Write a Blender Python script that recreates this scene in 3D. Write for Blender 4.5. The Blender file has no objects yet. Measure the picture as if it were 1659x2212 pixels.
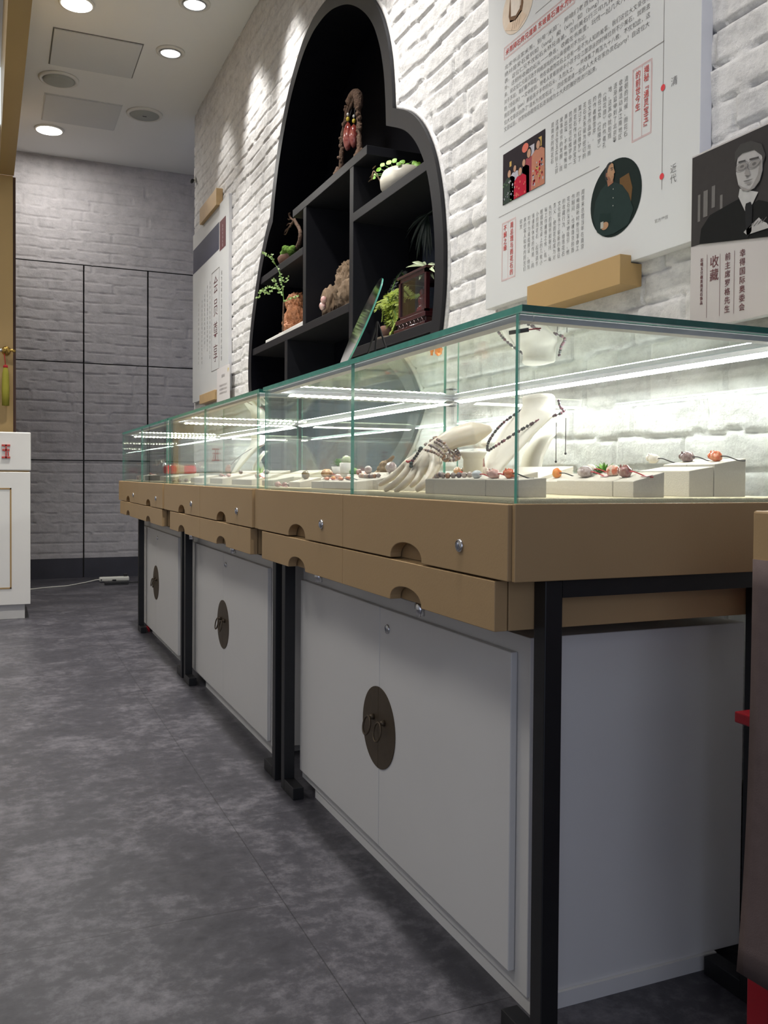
import bpy, bmesh, math, random
import numpy as np
from mathutils import Vector, Matrix, noise as mnoise

random.seed(7)
S = bpy.context.scene
COL = S.collection

# ------------------------------------------------------------------ camera
F_PX, CX, CY = 1955.34, 829.27, 1070.86
YAW, PITCH, ROLL = math.radians(23.2277), math.radians(-1.2266), math.radians(0.4166)
EYE = Vector((0, 0, 0.87))
_F = Vector((math.sin(YAW) * math.cos(PITCH), math.cos(YAW) * math.cos(PITCH), math.sin(PITCH)))
_R0 = Vector((math.cos(YAW), -math.sin(YAW), 0))
_U0 = _R0.cross(_F)
_R = _R0 * math.cos(ROLL) + _U0 * math.sin(ROLL)
_U = _U0 * math.cos(ROLL) - _R0 * math.sin(ROLL)
cam = bpy.data.cameras.new('camera')
cam.sensor_fit = 'VERTICAL'
cam.sensor_height = 36.0
cam.lens = F_PX / 2212 * 36.0
cam.shift_y = -(1106 - CY) / 2212
cam.shift_x = (829.5 - CX) / 2212
cam.clip_start = 0.02
camo = bpy.data.objects.new('camera', cam)
M = Matrix((_R, _U, -_F)).transposed().to_4x4()
M.translation = EYE
camo.matrix_world = M
COL.objects.link(camo)
S.camera = camo

def at(px, py, x=None, y=None, z=None):
    """point of the place seen at a pixel of the 1659x2212 photo, at a known x, y or z"""
    r = _F + _R * ((px - CX) / F_PX) - _U * ((py - CY) / F_PX)
    t = (x - EYE.x) / r.x if x is not None else (y - EYE.y) / r.y if y is not None else (z - EYE.z) / r.z
    return EYE + r * t

# ------------------------------------------------------------------ view, world, light
S.view_settings.view_transform = 'Standard'
S.view_settings.look = 'None'
S.view_settings.exposure = 0.16
S.view_settings.gamma = 1.0
S.view_settings.use_curve_mapping = False
try:
    S.cycles.use_denoising = True
    S.cycles.max_bounces = 8
    S.cycles.diffuse_bounces = 3
    S.cycles.glossy_bounces = 4
    S.cycles.transparent_max_bounces = 24
    S.cycles.transmission_bounces = 4
    S.cycles.sample_clamp_indirect = 4.0
    S.cycles.caustics_reflective = False
    S.cycles.caustics_refractive = False
except Exception:
    pass
W = bpy.data.worlds.new('daylight')
S.world = W
W.use_nodes = True
W.node_tree.nodes['Background'].inputs[0].default_value = (0.68, 0.77, 1.0, 1)
W.node_tree.nodes['Background'].inputs[1].default_value = 0.5

ZC = 3.49          # ceiling
XW = 1.34          # face of the right brick wall
YB = 7.99          # back wall
YE = 6.67          # far end of the right brick wall
XL, YF = -2.6, -2.6

def light(name, kind, loc, power, color=(1, 1, 1), aim=None, **kw):
    l = bpy.data.lights.new(name, kind)
    l.energy = power
    l.color = color
    for k, v in kw.items():
        setattr(l, k, v)
    o = bpy.data.objects.new(name, l)
    o.location = loc
    if aim is not None:
        o.rotation_euler = (Vector(aim) - Vector(loc)).to_track_quat('-Z', 'Y').to_euler()
    COL.objects.link(o)
    return o

WARM = (1.0, 0.975, 0.935)
# daylight coming in through the shop front behind the viewer
light('shopfront_daylight', 'AREA', (-1.0, YF + 0.05, 1.4), 19, (0.72, 0.79, 1.0), aim=(0.3, 3, 0.7),
      shape='RECTANGLE', size=2.0, size_y=2.4)
SPOTS = [  # the adjustable lamps that graze the brick wall (x, y, target, power)
    (1.00, 5.73, (1.34, 5.65, 2.2), 22, 1.0),
    (1.02, 5.09, (1.32, 4.85, 2.3), 55, 1.1),
    (0.98, 4.30, (1.32, 4.3, 2.4), 75, 1.0),
    (0.96, 2.75, (1.32, 2.78, 2.1), 130, 1.0),
    (0.80, 1.75, (1.32, 1.8, 1.7), 20, 1.2),
]
DOWN = [(0.42, 5.36), (0.38, 7.39), (0.48, 3.3), (0.48, 1.2), (-1.2, 5.3), (-1.2, 3.2), (-1.2, 1.2)]  # the last three are unseen lamps placed for soft fill light
DOWN_POWER = [22, 12, 24, 11, 20, 19, 15]
DOWN_SPREAD = [1.7, 3.14, 1.7, 1.7, 3.14, 3.14, 3.14]
DOWN_SIZE = [.16, .16, .16, .16, .9, .9, .9]

# ------------------------------------------------------------------ materials
def mat(name, col, rough=0.5, metal=0.0, spec=0.5, vary=0.0, vscale=8.0, bump=0.0, bscale=60.0,
        emit=None, estr=0.0, sss=0.0, coat=0.0, stretch=None, trans=0.0):
    m = bpy.data.materials.new(name)
    m.use_nodes = True
    nt = m.node_tree
    b = nt.nodes['Principled BSDF']
    b.inputs['Base Color'].default_value = (*col, 1)
    b.inputs['Roughness'].default_value = rough
    b.inputs['Metallic'].default_value = metal
    b.inputs['Specular IOR Level'].default_value = spec
    b.inputs['Coat Weight'].default_value = coat
    b.inputs['Transmission Weight'].default_value = trans
    if sss:
        b.inputs['Subsurface Weight'].default_value = sss
        b.inputs['Subsurface Radius'].default_value = (0.02, 0.015, 0.01)
        b.inputs['Subsurface Scale'].default_value = 0.5
    if emit:
        b.inputs['Emission Color'].default_value = (*emit, 1)
        b.inputs['Emission Strength'].default_value = estr
    if vary or bump:
        tc = nt.nodes.new('ShaderNodeTexCoord')
        mp = nt.nodes.new('ShaderNodeMapping')
        if stretch:
            mp.inputs['Scale'].default_value = stretch
        nt.links.new(tc.outputs['Object'], mp.inputs['Vector'])
    if vary:
        n = nt.nodes.new('ShaderNodeTexNoise')
        n.inputs['Scale'].default_value = vscale
        n.inputs['Detail'].default_value = 6
        nt.links.new(mp.outputs[0], n.inputs['Vector'])
        mx = nt.nodes.new('ShaderNodeMix')
        mx.data_type = 'RGBA'
        mx.inputs[6].default_value = tuple(max(0, c * (1 - vary)) for c in col) + (1,)
        mx.inputs[7].default_value = tuple(min(1, c * (1 + vary)) for c in col) + (1,)
        nt.links.new(n.outputs['Fac'], mx.inputs[0])
        nt.links.new(mx.outputs[2], b.inputs['Base Color'])
    if bump:
        n2 = nt.nodes.new('ShaderNodeTexNoise')
        n2.inputs['Scale'].default_value = bscale
        n2.inputs['Detail'].default_value = 5
        nt.links.new(mp.outputs[0], n2.inputs['Vector'])
        bp = nt.nodes.new('ShaderNodeBump')
        bp.inputs['Strength'].default_value = bump
        bp.inputs['Distance'].default_value = 0.01
        nt.links.new(n2.outputs['Fac'], bp.inputs['Height'])
        nt.links.new(bp.outputs[0], b.inputs['Normal'])
    return m

def glass_mat(name, tint=(0.985, 0.995, 0.99), rough=0.0, gain=1.0):
    """clear sheet glass: straight-through light plus a Fresnel mirror"""
    m = bpy.data.materials.new(name)
    m.use_nodes = True
    nt = m.node_tree
    nt.nodes.clear()
    out = nt.nodes.new('ShaderNodeOutputMaterial')
    tr = nt.nodes.new('ShaderNodeBsdfTransparent')
    tr.inputs[0].default_value = (*tint, 1)
    gl = nt.nodes.new('ShaderNodeBsdfGlossy')
    gl.inputs['Roughness'].default_value = rough
    gl.inputs['Color'].default_value = (0.95, 1.0, 0.98, 1)
    fr = nt.nodes.new('ShaderNodeFresnel')
    ge = nt.nodes.new('ShaderNodeNewGeometry')
    mr = nt.nodes.new('ShaderNodeMapRange')
    mr.inputs['To Min'].default_value = 1.5
    mr.inputs['To Max'].default_value = 1 / 1.5
    nt.links.new(ge.outputs['Backfacing'], mr.inputs['Value'])
    nt.links.new(mr.outputs[0], fr.inputs['IOR'])
    mx = nt.nodes.new('ShaderNodeMixShader')
    if gain != 1.0:
        g = nt.nodes.new('ShaderNodeMath'); g.operation = 'MULTIPLY'; g.use_clamp = True
        g.inputs[1].default_value = gain
        nt.links.new(fr.outputs[0], g.inputs[0]); nt.links.new(g.outputs[0], mx.inputs[0])
    else:
        nt.links.new(fr.outputs[0], mx.inputs[0])
    nt.links.new(tr.outputs[0], mx.inputs[1])
    nt.links.new(gl.outputs[0], mx.inputs[2])
    nt.links.new(mx.outputs[0], out.inputs[0])
    return m

def clear_mat(name):
    m = glass_mat(name)
    nt = m.node_tree
    out = [k for k in nt.nodes if k.type == 'OUTPUT_MATERIAL'][0]
    tr = [k for k in nt.nodes if k.type == 'BSDF_TRANSPARENT'][0]
    nt.links.new(tr.outputs[0], out.inputs[0])
    return m

def led_mat(name, col, strength, pitch, axis, lo):
    """diode tape: bright beads along one axis over a dimmer glow"""
    m = bpy.data.materials.new(name)
    m.use_nodes = True
    nt = m.node_tree
    nt.nodes.clear()
    out = nt.nodes.new('ShaderNodeOutputMaterial')
    em = nt.nodes.new('ShaderNodeEmission')
    em.inputs[0].default_value = (*col, 1)
    tc = nt.nodes.new('ShaderNodeTexCoord')
    sp = nt.nodes.new('ShaderNodeSeparateXYZ')
    nt.links.new(tc.outputs['Object'], sp.inputs[0])
    a = nt.nodes.new('ShaderNodeMath'); a.operation = 'MULTIPLY'; a.inputs[1].default_value = 2 * math.pi / pitch
    nt.links.new(sp.outputs[axis], a.inputs[0])
    s = nt.nodes.new('ShaderNodeMath'); s.operation = 'SINE'
    nt.links.new(a.outputs[0], s.inputs[0])
    mr = nt.nodes.new('ShaderNodeMapRange')
    mr.inputs['From Min'].default_value = -0.2; mr.inputs['From Max'].default_value = 1
    mr.inputs['To Min'].default_value = strength * lo; mr.inputs['To Max'].default_value = strength * 2.0
    nt.links.new(s.outputs[0], mr.inputs['Value'])
    nt.links.new(mr.outputs[0], em.inputs[1])
    nt.links.new(em.outputs[0], out.inputs[0])
    return m

def brick_mat(name, col, rough=0.75, scuff=.83):
    m = mat(name, col, rough, spec=0.35, vary=0.0)
    nt = m.node_tree
    b = nt.nodes['Principled BSDF']
    tc = nt.nodes.new('ShaderNodeTexCoord')
    n = nt.nodes.new('ShaderNodeTexNoise'); n.inputs['Scale'].default_value = 9; n.inputs['Detail'].default_value = 8
    n.inputs['Roughness'].default_value = 0.7
    nt.links.new(tc.outputs['Object'], n.inputs['Vector'])
    cr = nt.nodes.new('ShaderNodeValToRGB')
    cr.color_ramp.elements[0].position = 0.30
    cr.color_ramp.elements[0].color = tuple(c * 0.78 for c in col) + (1,)
    cr.color_ramp.elements[1].position = 0.56
    cr.color_ramp.elements[1].color = (*col, 1)
    nt.links.new(n.outputs['Fac'], cr.inputs[0])
    # scuffed, thin patches in the paint
    n3 = nt.nodes.new('ShaderNodeTexNoise'); n3.inputs['Scale'].default_value = 34; n3.inputs['Detail'].default_value = 9
    n3.inputs['Roughness'].default_value = 0.75
    mp3 = nt.nodes.new('ShaderNodeMapping'); mp3.inputs['Scale'].default_value = (1, .55, 1.2)
    nt.links.new(tc.outputs['Object'], mp3.inputs['Vector']); nt.links.new(mp3.outputs[0], n3.inputs['Vector'])
    c3 = nt.nodes.new('ShaderNodeValToRGB')
    c3.color_ramp.elements[0].position = 0.40; c3.color_ramp.elements[0].color = (scuff, scuff, scuff + .01, 1)
    c3.color_ramp.elements[1].position = 0.52; c3.color_ramp.elements[1].color = (1, 1, 1, 1)
    nt.links.new(n3.outputs['Fac'], c3.inputs[0])
    mx3 = nt.nodes.new('ShaderNodeMix'); mx3.data_type = 'RGBA'; mx3.blend_type = 'MULTIPLY'; mx3.inputs[0].default_value = 1
    nt.links.new(cr.outputs[0], mx3.inputs[6]); nt.links.new(c3.outputs[0], mx3.inputs[7])
    nt.links.new(mx3.outputs[2], b.inputs['Base Color'])
    n2 = nt.nodes.new('ShaderNodeTexNoise'); n2.inputs['Scale'].default_value = 22; n2.inputs['Detail'].default_value = 12
    n2.inputs['Roughness'].default_value = 0.74
    nt.links.new(tc.outputs['Object'], n2.inputs['Vector'])
    bp = nt.nodes.new('ShaderNodeBump'); bp.inputs['Strength'].default_value = 0.6; bp.inputs['Distance'].default_value = 0.012
    nt.links.new(n2.outputs['Fac'], bp.inputs['Height'])
    nt.links.new(bp.outputs[0], b.inputs['Normal'])
    return m

def floor_mat():
    m = mat('floor_vinyl', (0.05, 0.05, 0.055), 0.38, spec=0.5)
    nt = m.node_tree
    b = nt.nodes['Principled BSDF']
    tc = nt.nodes.new('ShaderNodeTexCoord')
    n1 = nt.nodes.new('ShaderNodeTexNoise'); n1.inputs['Scale'].default_value = 3.8; n1.inputs['Detail'].default_value = 10
    n1.inputs['Roughness'].default_value = 0.66; n1.inputs['Distortion'].default_value = 0.4
    n2 = nt.nodes.new('ShaderNodeTexNoise'); n2.inputs['Scale'].default_value = 26; n2.inputs['Detail'].default_value = 8
    n2.inputs['Roughness'].default_value = 0.75
    for n in (n1, n2):
        nt.links.new(tc.outputs['Object'], n.inputs['Vector'])
    mixf = nt.nodes.new('ShaderNodeMath'); mixf.operation = 'MULTIPLY_ADD'; mixf.inputs[1].default_value = 0.55
    nt.links.new(n2.outputs['Fac'], mixf.inputs[0])
    hf = nt.nodes.new('ShaderNodeMath'); hf.operation = 'MULTIPLY'; hf.inputs[1].default_value = 0.55
    nt.links.new(n1.outputs['Fac'], hf.inputs[0])
    nt.links.new(hf.outputs[0], mixf.inputs[2])
    cr = nt.nodes.new('ShaderNodeValToRGB')
    e = cr.color_ramp.elements
    e[0].position = 0.40; e[0].color = (0.024, 0.023, 0.029, 1)
    e[1].position = 0.68; e[1].color = (0.125, 0.119, 0.132, 1)
    k = e.new(0.54); k.color = (0.045, 0.043, 0.051, 1)
    nt.links.new(mixf.outputs[0], cr.inputs[0])
    # plank seams
    mp = nt.nodes.new('ShaderNodeMapping')
    mp.inputs['Rotation'].default_value = (0, 0, math.radians(90))
    mp.inputs['Location'].default_value = (0.35, FLOOR_SEAM, 0)
    nt.links.new(tc.outputs['Object'], mp.inputs['Vector'])
    br = nt.nodes.new('ShaderNodeTexBrick')
    br.inputs['Scale'].default_value = 1.0
    br.inputs['Brick Width'].default_value = 0.94
    br.inputs['Row Height'].default_value = 0.92
    br.inputs['Mortar Size'].default_value = 0.0012
    br.inputs['Mortar Smooth'].default_value = 0.0
    br.inputs['Color1'].default_value = (1, 1, 1, 1); br.inputs['Color2'].default_value = (1, 1, 1, 1)
    br.inputs['Mortar'].default_value = (0.45, 0.45, 0.45, 1)
    nt.links.new(mp.outputs[0], br.inputs['Vector'])
    mu = nt.nodes.new('ShaderNodeMix'); mu.data_type = 'RGBA'; mu.blend_type = 'MULTIPLY'; mu.inputs[0].default_value = 1
    nt.links.new(cr.outputs[0], mu.inputs[6]); nt.links.new(br.outputs['Color'], mu.inputs[7])
    nt.links.new(mu.outputs[2], b.inputs['Base Color'])
    bp = nt.nodes.new('ShaderNodeBump'); bp.inputs['Strength'].default_value = 0.15; bp.inputs['Distance'].default_value = 0.004
    nt.links.new(n2.outputs['Fac'], bp.inputs['Height'])
    nt.links.new(bp.outputs[0], b.inputs['Normal'])
    return m

FLOOR_SEAM = at(370, 1820, z=0).x

def beads_mat(name, cols, rough=0.2):
    m = mat(name, cols[0], rough, spec=0.6)
    nt = m.node_tree
    b = nt.nodes['Principled BSDF']
    g = nt.nodes.new('ShaderNodeNewGeometry')
    cr = nt.nodes.new('ShaderNodeValToRGB')
    cr.color_ramp.interpolation = 'CONSTANT'
    e = cr.color_ramp.elements
    e[0].position = 0; e[0].color = (*cols[0], 1)
    e[1].position = 1 / len(cols); e[1].color = (*cols[1 % len(cols)], 1)
    for i in range(2, len(cols)):
        k = e.new(i / len(cols)); k.color = (*cols[i], 1)
    nt.links.new(g.outputs['Random Per Island'], cr.inputs[0])
    nt.links.new(cr.outputs[0], b.inputs['Base Color'])
    return m

def stone_mat(name, a, b_, scale=40, rough=0.18):
    m = mat(name, a, rough, spec=0.6, coat=0.3)
    nt = m.node_tree
    b = nt.nodes['Principled BSDF']
    tc = nt.nodes.new('ShaderNodeTexCoord')
    n = nt.nodes.new('ShaderNodeTexNoise'); n.inputs['Scale'].default_value = scale; n.inputs['Detail'].default_value = 4
    n.inputs['Distortion'].default_value = 1.0
    nt.links.new(tc.outputs['Object'], n.inputs['Vector'])
    cr = nt.nodes.new('ShaderNodeValToRGB')
    cr.color_ramp.elements[0].position = 0.42; cr.color_ramp.elements[0].color = (*a, 1)
    cr.color_ramp.elements[1].position = 0.62; cr.color_ramp.elements[1].color = (*b_, 1)
    nt.links.new(n.outputs['Fac'], cr.inputs[0])
    nt.links.new(cr.outputs[0], b.inputs['Base Color'])
    b.inputs['Subsurface Weight'].default_value = 0.0
    return m

def srgb(r, g, b):
    f = lambda c: (c / 255 / 12.92) if c <= 10 else ((c / 255 + 0.055) / 1.055) ** 2.4
    return (f(r), f(g), f(b))

MT = {}
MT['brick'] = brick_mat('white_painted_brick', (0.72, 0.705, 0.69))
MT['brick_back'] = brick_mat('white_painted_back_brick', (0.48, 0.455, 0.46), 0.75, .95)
MT['ceiling'] = mat('ceiling_paint', (0.80, 0.795, 0.785), 0.8, vary=0.03, vscale=2)
MT['wallpaint'] = mat('plain_wall_paint', (0.72, 0.71, 0.70), 0.8, vary=0.03, vscale=3)
MT['hatch'] = mat('hatch_paint', (0.62, 0.625, 0.63), 0.7, vary=0.03, vscale=4)
MT['floor'] = floor_mat()
MT['base_dark'] = mat('dark_skirting', (0.035, 0.034, 0.045), 0.5, vary=0.3, vscale=9)
MT['groove'] = mat('panel_gap_dark', (0.03, 0.028, 0.026), 0.8, vary=0.2)
MT['gold'] = mat('gold_brown_board', (0.365, 0.242, 0.120), 0.5, spec=0.3, vary=0.08, vscale=3, bump=0.03, bscale=240)
MT['gold_edge'] = mat('gold_board_edge', (0.38, 0.245, 0.10), 0.5, vary=0.06)
MT['goldpaint'] = mat('gold_portal_paint', (0.40, 0.27, 0.11), 0.42, spec=0.4, vary=0.06, vscale=2)
MT['cab'] = mat('white_cabinet_board', (0.66, 0.645, 0.62), 0.45, spec=0.4, vary=0.03, vscale=4)
MT['counter'] = mat('white_counter_board', (0.78, 0.76, 0.72), 0.45, vary=0.02)
MT['steel'] = mat('black_steel', (0.008, 0.008, 0.009), 0.45, spec=0.4, vary=0.3, vscale=30)
MT['brass'] = mat('aged_brass', (0.085, 0.062, 0.038), 0.5, metal=0.5, vary=0.2, vscale=60, bump=0.05, bscale=300)
MT['brass_bright'] = mat('bright_brass', (0.55, 0.36, 0.10), 0.25, metal=1.0, vary=0.1)
MT['chrome'] = mat('chrome', (0.62, 0.62, 0.63), 0.16, metal=1.0, vary=0.05, vscale=90)
MT['alu'] = mat('aluminium_channel', (0.50, 0.51, 0.55), 0.5, metal=0.25, vary=0.08, vscale=60)
MT['glass'] = glass_mat('clear_case_glass')
MT['clear'] = clear_mat('clear_top_face')
MT['glass_under'] = glass_mat('clear_sheet_glass', gain=1.8)
MT['glass_edge'] = mat('green_glass_edge', (0.09, 0.36, 0.28), 0.12, spec=0.6, vary=0.25, vscale=30)
MT['glass_edge_dark'] = mat('deep_green_glass_edge', (0.012, 0.10, 0.08), 0.12, spec=0.6, vary=0.35, vscale=30)
MT['felt'] = mat('cream_felt', (0.74, 0.66, 0.46), 0.95, spec=0.1, vary=0.08, vscale=200, bump=0.4, bscale=500)
MT['linen'] = mat('cream_linen', (0.60, 0.56, 0.485), 0.9, spec=0.15, vary=0.10, vscale=350, bump=0.25, bscale=900)
MT['led_y'] = led_mat('led_tape_lengthwise', (0.96, 1.0, 0.97), 60, 0.0125, 1, .25)
MT['led_x'] = led_mat('led_tape_crosswise', (1.0, 0.98, 0.76), 75, 0.021, 0, .03)
MT['niche'] = mat('black_blue_lacquer', (0.0065, 0.0065, 0.009), 0.42, spec=0.35, vary=0.15, vscale=20)
MT['niche_back'] = mat('niche_back_board', (0.0016, 0.0016, 0.0035), 0.7, spec=0.05, vary=0.15, vscale=20)
MT['poster'] = mat('poster_print_white', (0.565, 0.57, 0.565), 0.5, spec=0.3, vary=0.015, vscale=5)
MT['poster_edge'] = mat('poster_foam_edge', (0.74, 0.74, 0.77), 0.6, vary=0.02)
MT['pinkpaper'] = mat('poster_print_greige', (0.43, 0.40, 0.39), 0.5, vary=0.02, vscale=4)
MT['ink'] = mat('ink_grey', (0.055, 0.05, 0.05), 0.6, vary=0.1)
MT['ink_line'] = mat('ink_rule', (0.16, 0.14, 0.13), 0.6, vary=0.1)
MT['ink_red'] = mat('ink_red', (0.50, 0.055, 0.045), 0.55, vary=0.08)
MT['ink_pink'] = mat('ink_pale_red', (0.62, 0.26, 0.24), 0.55, vary=0.05)
MT['ink_maroon'] = mat('ink_maroon', (0.10, 0.022, 0.026), 0.55, vary=0.1)
MT['ink_navy'] = mat('ink_navy', (0.030, 0.032, 0.060), 0.5, vary=0.1)
MT['black'] = mat('black_plastic', (0.012, 0.012, 0.013), 0.5, vary=0.2)
MT['white_plastic'] = mat('white_plastic', (0.62, 0.61, 0.55), 0.4, vary=0.04)
MT['lamp_ring'] = mat('lamp_ring_white', (0.70, 0.68, 0.64), 0.45, vary=0.03)
MT['speaker'] = mat('speaker_grille', (0.36, 0.37, 0.35), 0.7, vary=0.08, vscale=300)
MT['lamp_on'] = mat('lamp_lens', (0.9, 0.9, 0.88), 0.4, emit=(1.0, 0.97, 0.88), estr=7.0, vary=0.01)
MT['spot_on'] = mat('spot_lens', (0.9, 0.9, 0.88), 0.3, emit=(1.0, 0.96, 0.88), estr=3.0, vary=0.01)
MT['spot_core'] = mat('spot_reflector', (0.8, 0.78, 0.7), 0.25, emit=(1.0, 0.95, 0.85), estr=1.2, vary=0.1, vscale=120)
MT['red'] = mat('red_lacquer', (0.24, 0.007, 0.014), 0.35, vary=0.06)
MT['mirror'] = mat('mirror_silver', (0.45, 0.46, 0.48), 0.06, metal=1.0, vary=0.03)
MT['felt_brown'] = mat('brown_felt', (0.115, 0.085, 0.080), 0.95, spec=0.1, vary=0.2, vscale=40, bump=0.08, bscale=500)
MT['felt_edge'] = mat('felt_cut_edge', (0.26, 0.17, 0.12), 0.95, spec=0.1, vary=0.2, vscale=60)
MT['rosewood'] = mat('rosewood', (0.035, 0.006, 0.008), 0.3, spec=0.4, vary=0.3, vscale=30, coat=0.3)
MT['driftwood'] = mat('pale_driftwood', (0.17, 0.115, 0.07), 0.9, vary=0.9, vscale=22, bump=1.0, bscale=60, stretch=(1, 1, 0.35))
MT['copperwood'] = mat('copper_burl', (0.46, 0.19, 0.085), 0.6, vary=0.5, vscale=35, bump=1.0, bscale=70)
MT['darkwood'] = mat('dark_twisted_wood', (0.135, 0.078, 0.05), 0.8, vary=0.5, vscale=60, bump=0.8, bscale=120)
MT['leaf'] = mat('bright_leaf', (0.20, 0.42, 0.035), 0.5, vary=0.3, vscale=40)
MT['leaf_dark'] = mat('dark_leaf', (0.005, 0.014, 0.009), 0.5, vary=0.3, vscale=40)
MT['leaf_mid'] = mat('mid_leaf', (0.10, 0.24, 0.03), 0.55, vary=0.35, vscale=60)
MT['leaf_fern'] = mat('fern_leaf', (0.24, 0.30, 0.03), 0.55, vary=0.35, vscale=60)
MT['leaf_pale'] = mat('pale_leaf', (0.34, 0.40, 0.24), 0.5, vary=0.2, vscale=60)
MT['moss'] = mat('moss', (0.10, 0.20, 0.02), 0.95, vary=0.6, vscale=90, bump=1.0, bscale=150)
MT['bowl'] = mat('cream_ceramic', (0.66, 0.62, 0.52), 0.3, vary=0.03)
MT['clay'] = mat('brown_clay', (0.16, 0.075, 0.05), 0.6, vary=0.2)
MT['stonewhite'] = mat('white_slab', (0.66, 0.64, 0.60), 0.5, vary=0.06, vscale=20)
MT['resin'] = mat('cream_resin', (0.62, 0.55, 0.44), 0.35, sss=0.25, vary=0.02)
MT['bust'] = mat('white_linen_bust', (0.64, 0.61, 0.54), 0.85, spec=0.2, vary=0.05, vscale=400, bump=0.15, bscale=900)
MT['cord_black'] = mat('black_cord', (0.012, 0.010, 0.010), 0.7, vary=0.2)
MT['cord_red'] = mat('red_cord', (0.42, 0.02, 0.025), 0.7, vary=0.15)
MT['tag'] = mat('pink_price_tag', (0.72, 0.42, 0.42), 0.6, vary=0.1, vscale=60)
MT['bead_mix'] = beads_mat('mixed_agate_beads', [(0.20, 0.13, 0.10), (0.34, 0.23, 0.18), (0.13, 0.09, 0.10), (0.42, 0.34, 0.30), (0.30, 0.15, 0.08), (0.25, 0.20, 0.18)])
MT['bead_dark'] = beads_mat('dark_purple_beads', [(0.02, 0.015, 0.02), (0.14, 0.04, 0.06), (0.05, 0.02, 0.03), (0.03, 0.03, 0.03)])
MT['bead_teal'] = beads_mat('teal_beads', [(0.02, 0.22, 0.26), (0.03, 0.05, 0.05)])
MT['bead_pink'] = beads_mat('pink_beads', [(0.62, 0.38, 0.36), (0.68, 0.50, 0.46)])
MT['paper_card'] = mat('card_white', (0.66, 0.63, 0.62), 0.5, vary=0.02)
MT['yellow'] = mat('yellow_print', (0.62, 0.48, 0.05), 0.5, vary=0.1)
MT['tassel'] = mat('olive_yellow_tassel', (0.30, 0.28, 0.03), 0.8, vary=0.3, vscale=200, stretch=(30, 30, 1))
MT['lit_panel'] = mat('lit_panel_face', (0.8, 0.85, 0.9), 0.5, emit=(0.80, 0.92, 1.0), estr=0.9, vary=0.02)
MT['foil_red'] = mat('red_wrapped_box', (0.55, 0.02, 0.03), 0.25, vary=0.25, vscale=40)
MT['tan'] = mat('tan_card', (0.45, 0.30, 0.17), 0.6, vary=0.1, vscale=30)
MT['film'] = glass_mat('clear_plastic_film', (0.93, 0.93, 0.93), 0.08, 2.5)
MT['boxglass'] = glass_mat('small_box_glass', (0.92, 0.94, 0.95))
MT['olive_box'] = mat('olive_dark_base', (0.045, 0.04, 0.022), 0.5, vary=0.1)

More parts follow.
